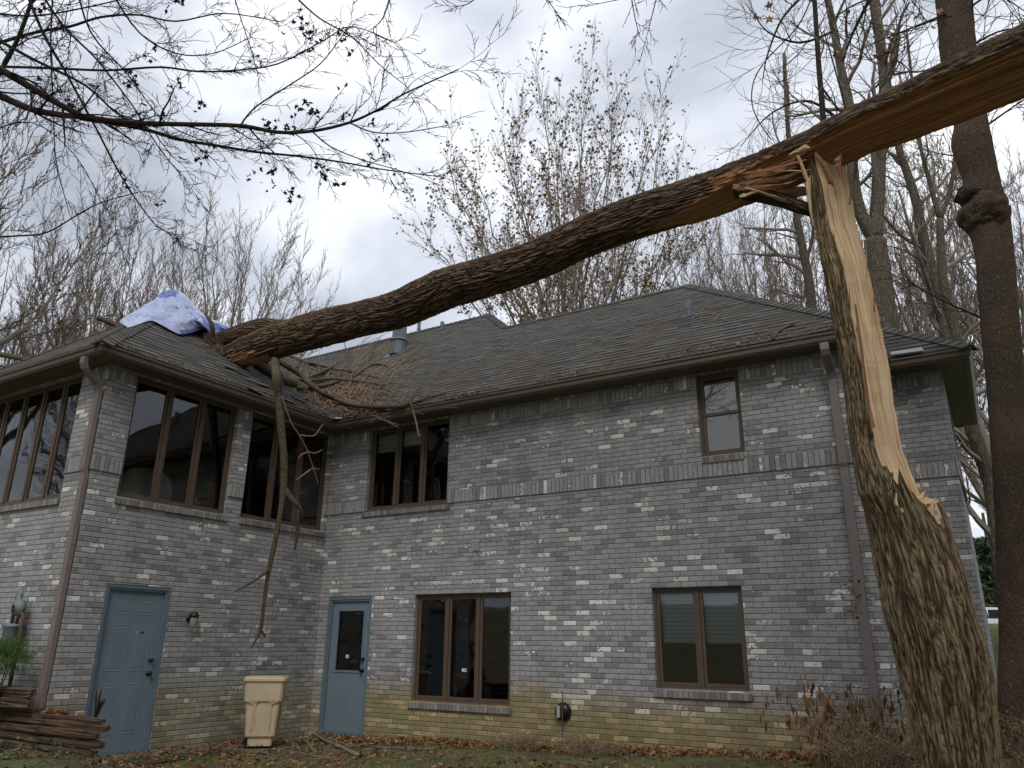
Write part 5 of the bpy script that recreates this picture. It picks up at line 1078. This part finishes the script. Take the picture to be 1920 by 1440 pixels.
# hanging broken branch in front of the sunroom windows
hb = empty('hanging_branch', 'long broken branch hanging from the trunk in front of the sunroom windows', 'branch')
def AX_(px, py, X): return atx(px, py, X)
limb(hb, [atd(512, 652, 13.1), atd(515, 672, 12.9), AX_(518, 700, .72), AX_(522, 745, .70), AX_(527, 800, .70), AX_(532, 850, .70), AX_(532, 905, .68), AX_(526, 960, .66), AX_(515, 1020, .62), AX_(504, 1070, .6), AX_(495, 1130, .6), AX_(488, 1180, .58), AX_(471, 1216, .56)], [.075, .075, .068, .066, .062, .058, .054, .042, .036, .032, .028, .025, .010], 'bark4', 'stem', 14, .12)
limb(hb, [AX_(507, 1066, .6), AX_(478, 1088, .7), AX_(442, 1109, .8)], [.024, .019, .010], 'bark4', 'side_branch', 8); limb(hb, [AX_(533, 915, .68), AX_(548, 938, .75), AX_(560, 950, .8), AX_(569, 966, .82)], [.05, .045, .035, .008], 'bark4', 'side_branch', 10); limb(hb, [AX_(559, 955, .5), AX_(557, 1000, .5), AX_(553, 1031, .5)], [.03, .028, .016], 'bark4', 'side_branch', 8)
limb(hb, [AX_(488, 1180, .58), AX_(497, 1193, .6)], [.02, .012], 'bark4', 'stub', 6)
for pth in ([(528, 742), (545, 790), (562, 818), (576, 845), (590, 885), (597, 908)], [(563, 816), (588, 817), (602, 800), (606, 795)], [(576, 846), (590, 850), (604, 843)], [(576, 848), (565, 853), (560, 860)], [(585, 878), (600, 880)], [(583, 880), (565, 893), (555, 900)]):
    limb(hb, [AX_(x, y, .8) for x, y in pth], list(np.linspace(.013, .006, len(pth))), 'twigtan', 'twig', 5)
# roof debris ---------------------------------------------------------
PB = ((OV, 0, ZE), nE); PA = ((0, -OV, ZE), nA)
def RP(px, py, lift):      # the roof under a pixel (wing slope or main slope, whichever is nearer), lifted along its normal
    b = atp(px, py, *PB); a = atp(px, py, *PA); q = max((a, b), key=lambda s_: depth(s_)) if False else (a if depth(a) < depth(b) else b); q = b if (px < 638 and b[1] < -OV + (OV-b[0]) and b[0] <= OV) else a
    return q - ray(px, py)*lift
rb = [('long curved limb reaching from the trunk across the valley to the gutter', [(520, 675, .9), (563, 702, .75), (580, 719, .65), (605, 738, .55), (630, 748, .5), (667, 760, .45), (720, 763, .3), (755, 761, .25), (772, 746, .2)], .062, .028),
      ('thick mossy limb lying on the wing slope with a broken end', [(480, 682, .3), (507, 700, .25), (528, 713, .22), (551, 719, .2), (574, 731, .18)], .095, .085),
      ('stout branch forking right from the thick mossy limb', [(560, 728, .25), (605, 723, .25), (638, 714, .3)], .05, .03),
      ('dark branch stub rising over the valley pile', [(572, 711, .35), (605, 696, .4), (626, 686, .45), (630, 679, .5)], .035, .02),
      ('straight thin branch lying across the upper pile', [(580, 680, .3), (626, 692, .3), (657, 696, .28), (711, 708, .25)], .026, .015),
      ('long branch ending over the main slope', [(532, 711, .4), (584, 713, .42), (622, 710, .4), (667, 714, .35), (720, 722, .3)], .04, .02),
      ('branch arching toward the flue pipe', [(661, 707, .25), (688, 688, .25), (707, 682, .22), (728, 687, .2)], .032, .014),
      ('thin upright stick beside the flue pipe', [(690, 677, .15), (702, 650, .5), (713, 634, .7)], .016, .007),
      ('tallest upright bare stick in the pile', [(657, 694, .15), (650, 660, .6), (643, 634, .9)], .018, .010),
      ('upright twig left of the tallest stick', [(557, 688, .2), (566, 660, .5), (570, 640, .8)], .014, .008),
      ('short thick upright stick in the leaf pile', [(653, 738, .15), (657, 718, .3), (660, 702, .45)], .035, .028),
      ('pale stick hanging down over the gutter', [(768, 742, .3), (772, 762, .6), (779, 787, .9), (786, 819, 1.0)], .018, .012),
      ('branch with curved tips lying at the gutter', [(755, 761, .2), (785, 752, .2), (808, 744, .18), (836, 738, .15)], .026, .010),
      ('curved pale twig above the gutter branch', [(778, 752, .2), (800, 742, .25), (811, 722, .35)], .014, .007),
      ('short curved stick lying near the right end of the roof', [(1450, 636, .06), (1459, 622, .06), (1478, 612, .06), (1492, 607, .07)], .02, .007)]
for lb, pts, r0, r1 in rb:
    o = limb(None, [RP(x, y, l) for x, y, l in pts], list(np.linspace(r0, r1, len(pts))), 'bark4', 'broken_branch', 10, .12); tag(o, lb, 'branch', 'broken branches lying on the roof')
m = MB(); random.seed(71)
def twigs(mb, n, fx, L, ang, r=.006, lift=(.04, .3)):
    for _ in range(n):
        px, py = fx(); a = math.radians(random.gauss(*ang)); l = random.uniform(*L); k = random.uniform(*lift)
        pts = []
        for q in range(4): t = q/3.; pts.append(RP(px+math.cos(a)*l*t, py-math.sin(a)*l*t-3*math.sin(t*3)*random.random(), k+.05*t))
        if max(np.linalg.norm(pts[i+1]-pts[i]) for i in range(3)) < 1.2: mb.tube(pts, [r*random.uniform(.8, 1.6), r, r, r*.5], 4)
twigs(m, 200, lambda: (random.gauss(652, 40), random.gauss(733, 22)), (15, 60), (25, 40)); twigs(m, 90, lambda: (random.uniform(660, 760), 712-(random.uniform(0, 60))), (20, 60), (30, 12), .006, (.03, .12)); twigs(m, 60, lambda: (random.uniform(560, 700), random.uniform(690, 770)), (10, 40), (60, 60), .005)
twigs(m, 30, lambda: (random.uniform(620, 830), random.uniform(750, 772)), (10, 50), (20, 25), .006, (.02, .1)); twigs(m, 10, lambda: (random.uniform(1290, 1350), random.uniform(585, 600)), (8, 30), (0, 30), .005, (.02, .06))
ts = []
vs_ = np.array([-KP*0-1, 0, KP]); Nn = np.array(nE)/np.linalg.norm(nE); vu = np.array([-1, 0, KP])/math.sqrt(1+KP*KP); uu_ = np.array([0, 1., 0])
for (px, py) in ((452, 700), (470, 712), (492, 722), (505, 738), (520, 745), (476, 733), (540, 752), (432, 690), (558, 748), (456, 742)):
    c = RP(px, py, .03); tl = random.uniform(.012, .04); w_ = random.uniform(.10, .17); h_ = random.uniform(.07, .1); r_ = random.uniform(-.35, .35); U = uu_*math.cos(r_)+vu*math.sin(r_); V_ = vu*math.cos(r_)-uu_*math.sin(r_); q = MB()
    q.mesh([c-U*w_-V_*h_+Nn*tl, c+U*w_-V_*h_+Nn*tl*.7, c+U*w_+V_*h_, c-U*w_+V_*h_, c-U*w_-V_*h_+Nn*(tl-.006), c+U*w_-V_*h_+Nn*(tl*.7-.006), c+U*w_+V_*h_-Nn*.006, c-U*w_+V_*h_-Nn*.006], [(0, 1, 2, 3), (7, 6, 5, 4), (0, 4, 5, 1), (1, 5, 6, 2), (2, 6, 7, 3), (3, 7, 4, 0)])
    tag(q.build('torn_shingle', M['cap']), 'dark torn shingle tab lifted off the wing roof near the trunk end', 'shingle', 'torn shingles around the impact')
tag(m.build('roof_twig_pile', M['twigtan']), 'tangle of thin broken twigs heaped in the roof valley and up the slope', 'twigs', kind='stuff')
m = MB()
for _ in range(900):
    px, py = random.gauss(648, 30), random.gauss(745, 17)
    leaf(m, RP(px, py, random.uniform(.02, .2)), random.uniform(.05, .11), (.3, -.3, 1))
for _ in range(1900):      # leaf litter along the main gutter
    x = random.uniform(.5, 8.9)**1.; 
    if mnoise.noise(Vector((x*1.1, 0, 0))) + .12 < random.random()*.6 and x > 1.5: continue
    y = -OV+.02+abs(random.gauss(0, .09)); leaf(m, (x, y, zA(y)+random.uniform(.0, .05)), random.uniform(.03, .07), (0, -.6, 1))
for _ in range(260): y = random.uniform(-4.6, -.4); x = OV-.02-abs(random.gauss(0, .08)); leaf(m, (x, y, ZE+KP*(OV-x)+.03), random.uniform(.03, .06), (.6, 0, 1))
tag(m.build('roof_leaf_litter', M['leafbrown']), 'rust brown leaves filling the roof valley and lying along the gutter', 'leaves', kind='stuff')
# branches sticking up behind the left hip
for lb, pts, r0, r1 in (('dark limb lying across the far left end of the wing roof', [(-20, 662, 15.5), (20, 668, 15.4), (50, 674, 15.3), (75, 678, 15.6)], .06, .05), ('broken stub standing above the left roof edge', [(48, 680, 16), (42, 650, 16), (36, 630, 16)], .05, .035), ('curved broken limb rising left of the tarp', [(240, 622, 15.6), (222, 612, 15.6), (205, 604, 15.6), (184, 596, 15.6)], .06, .05), ('short upright stub beside the curved broken limb', [(232, 610, 15.8), (229, 596, 15.8), (227, 584, 15.8)], .035, .02)):
    o = limb(None, [atd(*q) for q in pts], list(np.linspace(r0, r1, len(pts))), 'bark4', 'broken_branch', 10, .12); tag(o, lb, 'branch', 'broken branches behind the wing roof')
# ------------------------------------------------------------------ tarp
random.seed(80)
top = [(234, 613, 12.0), (262, 590, 12.9), (298, 568, 13.5), (316, 553, 13.8), (334, 550, 13.9), (354, 560, 14.0), (374, 583, 14.1), (394, 601, 14.1), (424, 612, 14.2), (450, 624, 14.2)]
mid = [(236, 614, 11.6), (262, 600, 12.3), (293, 588, 12.8), (316, 583, 13.0), (340, 588, 13.1), (356, 592, 13.2), (374, 602, 13.3), (396, 616, 13.5), (420, 624, 13.7), (446, 627, 13.8)]
bot = [(240, 615, 11.2), (259, 609, 11.65), (284, 602, 12.2), (310, 614, 12.38), (336, 627, 12.5), (360, 624, 12.95), (384, 617, 13.3), (404, 636, 13.4), (424, 636, 13.6), (444, 628, 13.8)]
back = [(240, 618, 13.2), (262, 608, 14.2), (298, 600, 14.9), (316, 595, 15.2), (334, 595, 15.4), (354, 600, 15.4), (374, 610, 15.4), (394, 620, 15.3), (424, 628, 15.2), (450, 636, 14.9)]
rowsT = [np.array([atd(*q) for q in r]) for r in (back, top, mid, bot)]
def cr_(P, t):
    k = len(P); x = t*(k-1); i = min(int(x), k-2); t = x-i; p0, p1, p2, p3 = P[max(i-1, 0)], P[i], P[i+1], P[min(i+2, k-1)]
    return .5*((2*p1)+(-p0+p2)*t+(2*p0-5*p1+4*p2-p3)*t*t+(-p0+3*p1-3*p2+p3)*t**3)
m = MB(); nu, nv = 90, 60; V = []; uvt = []
for j in range(nv+1):
    for i in range(nu+1):
        u, v_ = i/nu, j/nv; col = [cr_(r, u) for r in rowsT]; q = cr_(col, v_); f = min(1, 6*(1-v_))*min(1, 6*v_)
        fold = .085*(1-abs(mnoise.noise(Vector((u*5+v_*2, v_*2.2-u*2, 1))))*2)*f + .05*(1-abs(mnoise.noise(Vector((u*13-v_*3, v_*5, 4))))*2)*f+.035*(1-abs(mnoise.noise(Vector((u*24+v_*9, v_*11-u*6, 9))))*2.2)*f
        V.append(q-FW*fold*1.3+np.array([0, 0, fold*.4])); uvt.append(u)
def tarpuv(i, j):     # the darker blue side shows where the sheet is folded over
    u, v_ = i/nu, j/nv; dk = (.33 < v_ < .55 and .2 < u < .48 and v_ < .53-.9*abs(u-.36)+.05*mnoise.noise(Vector((u*20, v_*20, 0)))) or (u > .72 and v_ > .45) or (v_ > .93 and u > .45)
    return (.9 if dk else .1, v_)
m.mesh(V, [(j*(nu+1)+i, j*(nu+1)+i+1, (j+1)*(nu+1)+i+1, (j+1)*(nu+1)+i) for j in range(nv) for i in range(nu)], [(tarpuv(i, j),)*4 for j in range(nv) for i in range(nu)])
c0 = [atd(484, 668, 13.3), atd(502, 670, 13.25), atd(508, 692, 13.0), atd(498, 684, 13.1)]; m.face(c0, [(.1, 0)]*4)
tp = m.build('tarp', M['tarp'], None, True); sol = tp.modifiers.new('thickness', 'SOLIDIFY'); sol.thickness = .006; tag(tp, 'crumpled pale blue tarp draped over the limbs at the wing roof peak', 'tarp')
# ------------------------------------------------------------------ overhead branches, upper left
random.seed(90); np.random.seed(90)
ob = empty('overhanging_branches', 'dark overhanging branches with a few curled leaves entering from the upper left', 'tree')
G = Grow(rmin=.0032, up=-.05, ang=(.4, .95), ratio=(.4, .62), wob=.13, kids=(3, 5), leafp=0, rk=.45, t0=.12)
D0 = 8.2
mains = [([(-160, 110), (0, 180), (60, 205), (110, 215), (160, 220), (240, 230), (330, 233), (450, 236), (520, 248), (585, 246), (655, 230), (710, 205), (760, 175), (860, 130)], .040, .006, 16, 1.1), ([(150, 222), (260, 240), (340, 262), (400, 272), (480, 285), (560, 293), (640, 304), (720, 318), (830, 332)], .022, .005, 14, .8),
         ([(-40, 110), (0, 130), (60, 165), (110, 195), (150, 215)], .04, .028, 5, 1.1), ([(-40, 95), (0, 80), (70, 60), (130, 50), (190, 32), (260, 28), (330, 40), (420, 25), (520, 40)], .022, .005, 12, .9), ([(0, 125), (100, 128), (200, 132), (300, 126), (370, 134), (440, 132), (520, 120), (600, 80), (660, 50), (740, 80)], .014, .004, 12, .8),
         ([(-20, 170), (30, 80), (60, 0), (80, -60)], .026, .018, 6, 1.0), ([(40, -40), (80, 60), (120, 130), (180, 240), (230, 335), (290, 420), (330, 440)], .018, .004, 12, .8), ([(60, -40), (120, 50), (180, 110), (250, 200), (300, 280), (350, 340)], .014, .004, 12, .8),
         ([(140, -40), (170, 60), (240, 140), (310, 230), (400, 270)], .011, .004, 10, .8), ([(-30, 60), (60, 110), (160, 160), (230, 220), (330, 260)], .020, .006, 10, .9), ([(450, 236), (480, 200), (550, 155), (600, 120), (640, 70), (660, 40)], .009, .004, 8, .6), ([(585, 246), (620, 275), (680, 300), (750, 320), (820, 345)], .009, .004, 8, .6),
         ([(655, 230), (700, 248), (760, 248), (840, 235)], .008, .004, 7, .5), ([(560, 0), (600, 35), (660, 70), (710, 120), (760, 160)], .010, .004, 9, .7), ([(430, -40), (450, 30), (470, 90), (480, 130)], .008, .004, 7, .6), ([(-40, 445), (40, 442), (90, 435), (150, 400), (190, 380), (260, 360)], .012, .005, 9, .7), ([(100, -30), (95, 80), (100, 200), (105, 300), (130, 400)], .010, .004, 9, .8),
         ([(-30, 250), (60, 230), (140, 290), (190, 380)], .008, .003, 9, .8), ([(740, -30), (720, 30), (700, 60), (740, 80)], .007, .003, 6, .5), ([(-40, 20), (60, 30), (180, 10), (300, -20)], .012, .005, 9, .8), ([(200, -30), (260, 60), (330, 100), (400, 100), (470, 70)], .010, .004, 10, .8)]
for k, (pl_, r0, r1, cnt, L) in enumerate(mains):
    D = D0+random.uniform(-.6, .9); P = [atd(x, y, D+.0012*(x-200)*((k % 3)-1)*.5) for x, y in pl_]
    G.path(P, r0, r1, 5 if r0 > .012 else 4, L, int(cnt*1.35), 2, False, .05, sides=7)
G.b.build('branches', M['twig'], ob)
s = MB()
for (x, y, c) in ((80, 15, 9), (335, 12, 8), (290, 85, 4), (268, 115, 5), (250, 145, 22), (478, 118, 8), (575, 60, 12), (560, 35, 7), (645, 80, 9), (660, 100, 6), (585, 85, 6), (370, 190, 9), (330, 160, 6), (285, 210, 5), (300, 225, 3), (575, 205, 12), (590, 215, 8), (555, 200, 6), (510, 238, 10), (540, 240, 8), (495, 235, 4), (560, 250, 3), (640, 162, 4), (695, 240, 5), (720, 265, 8), (730, 300, 9), (735, 325, 4), (690, 305, 8), (600, 320, 12), (610, 330, 6), (640, 345, 7), (505, 345, 7), (550, 365, 10), (470, 330, 5), (385, 285, 9), (375, 305, 4), (232, 340, 6), (305, 385, 5), (70, 165, 9), (130, 198, 8), (510, 320, 5), (650, 222, 4)):
    for _ in range(c): leaf(s, atd(x+random.gauss(0, 9), y+random.gauss(0, 8), D0+random.uniform(-.1, .3)), random.uniform(.06, .105))
s.build('leaves', M['leafdark'], ob)
ob2 = empty('overhanging_branches', 'thin bare twigs hanging in from the top edge right of centre', 'tree'); G = Grow(rmin=.0035, up=-.1, ang=(.4, .9), ratio=(.45, .65), wob=.14, kids=(3, 4), rk=.5)
for pl_ in ([(1240, -40), (1225, 20), (1215, 60)], [(1180, -30), (1190, 30), (1200, 70)], [(1330, -30), (1250, -8), (1180, -4), (1100, 12)], [(920, -30), (880, 6), (850, 12)], [(1000, -30), (1030, 4), (1040, 20)]): G.path([atd(x, y, 8) for x, y in pl_], .008, .003, 4, .4, 5, 2, False, .1, sides=5)
G.b.build('branches', M['twig'], ob2)
# trees around the camera, mirrored in the windows; many added to darken the panes
random.seed(5); BT = [(-8, -12, v1), (-12, -8, v2), (-15, -15, v3), (-9, -17, t4), (-20, -11, v1), (-14, -4.5, t4), (9, -26, v3), (15, -21, v2), (20, -12, v1), (-14, -24, v3), (26, -4, t4), (17, -3, v2), (14, -10, t4), (22, 2, v3), (30, -10, v1), (18, -32, v1), (-20, -18, t4), (24, -20, t4), (12, -17, t4), (-25, -30, v2), (-18, -40, v3), (-12, -30, v1), (-30, -22, v3), (-24, -46, t4), (34, 3, v2)]
for k, (x, y, src) in enumerate(BT):
    copy_tree(src, (x, y, th(x, y)-.2), k*1.3, random.uniform(.9, 1.25), 'bare woodland tree out of view, added for the window reflections')['group'] = 'bare woodland trees added for the window reflections'
# leaves and needles are uncountable parts
for o in list(SC.objects):
    if o.type == 'MESH' and o.parent and o.name.split('.')[0] in ('leaf', 'leaves', 'foliage'): o['kind'] = 'stuff'
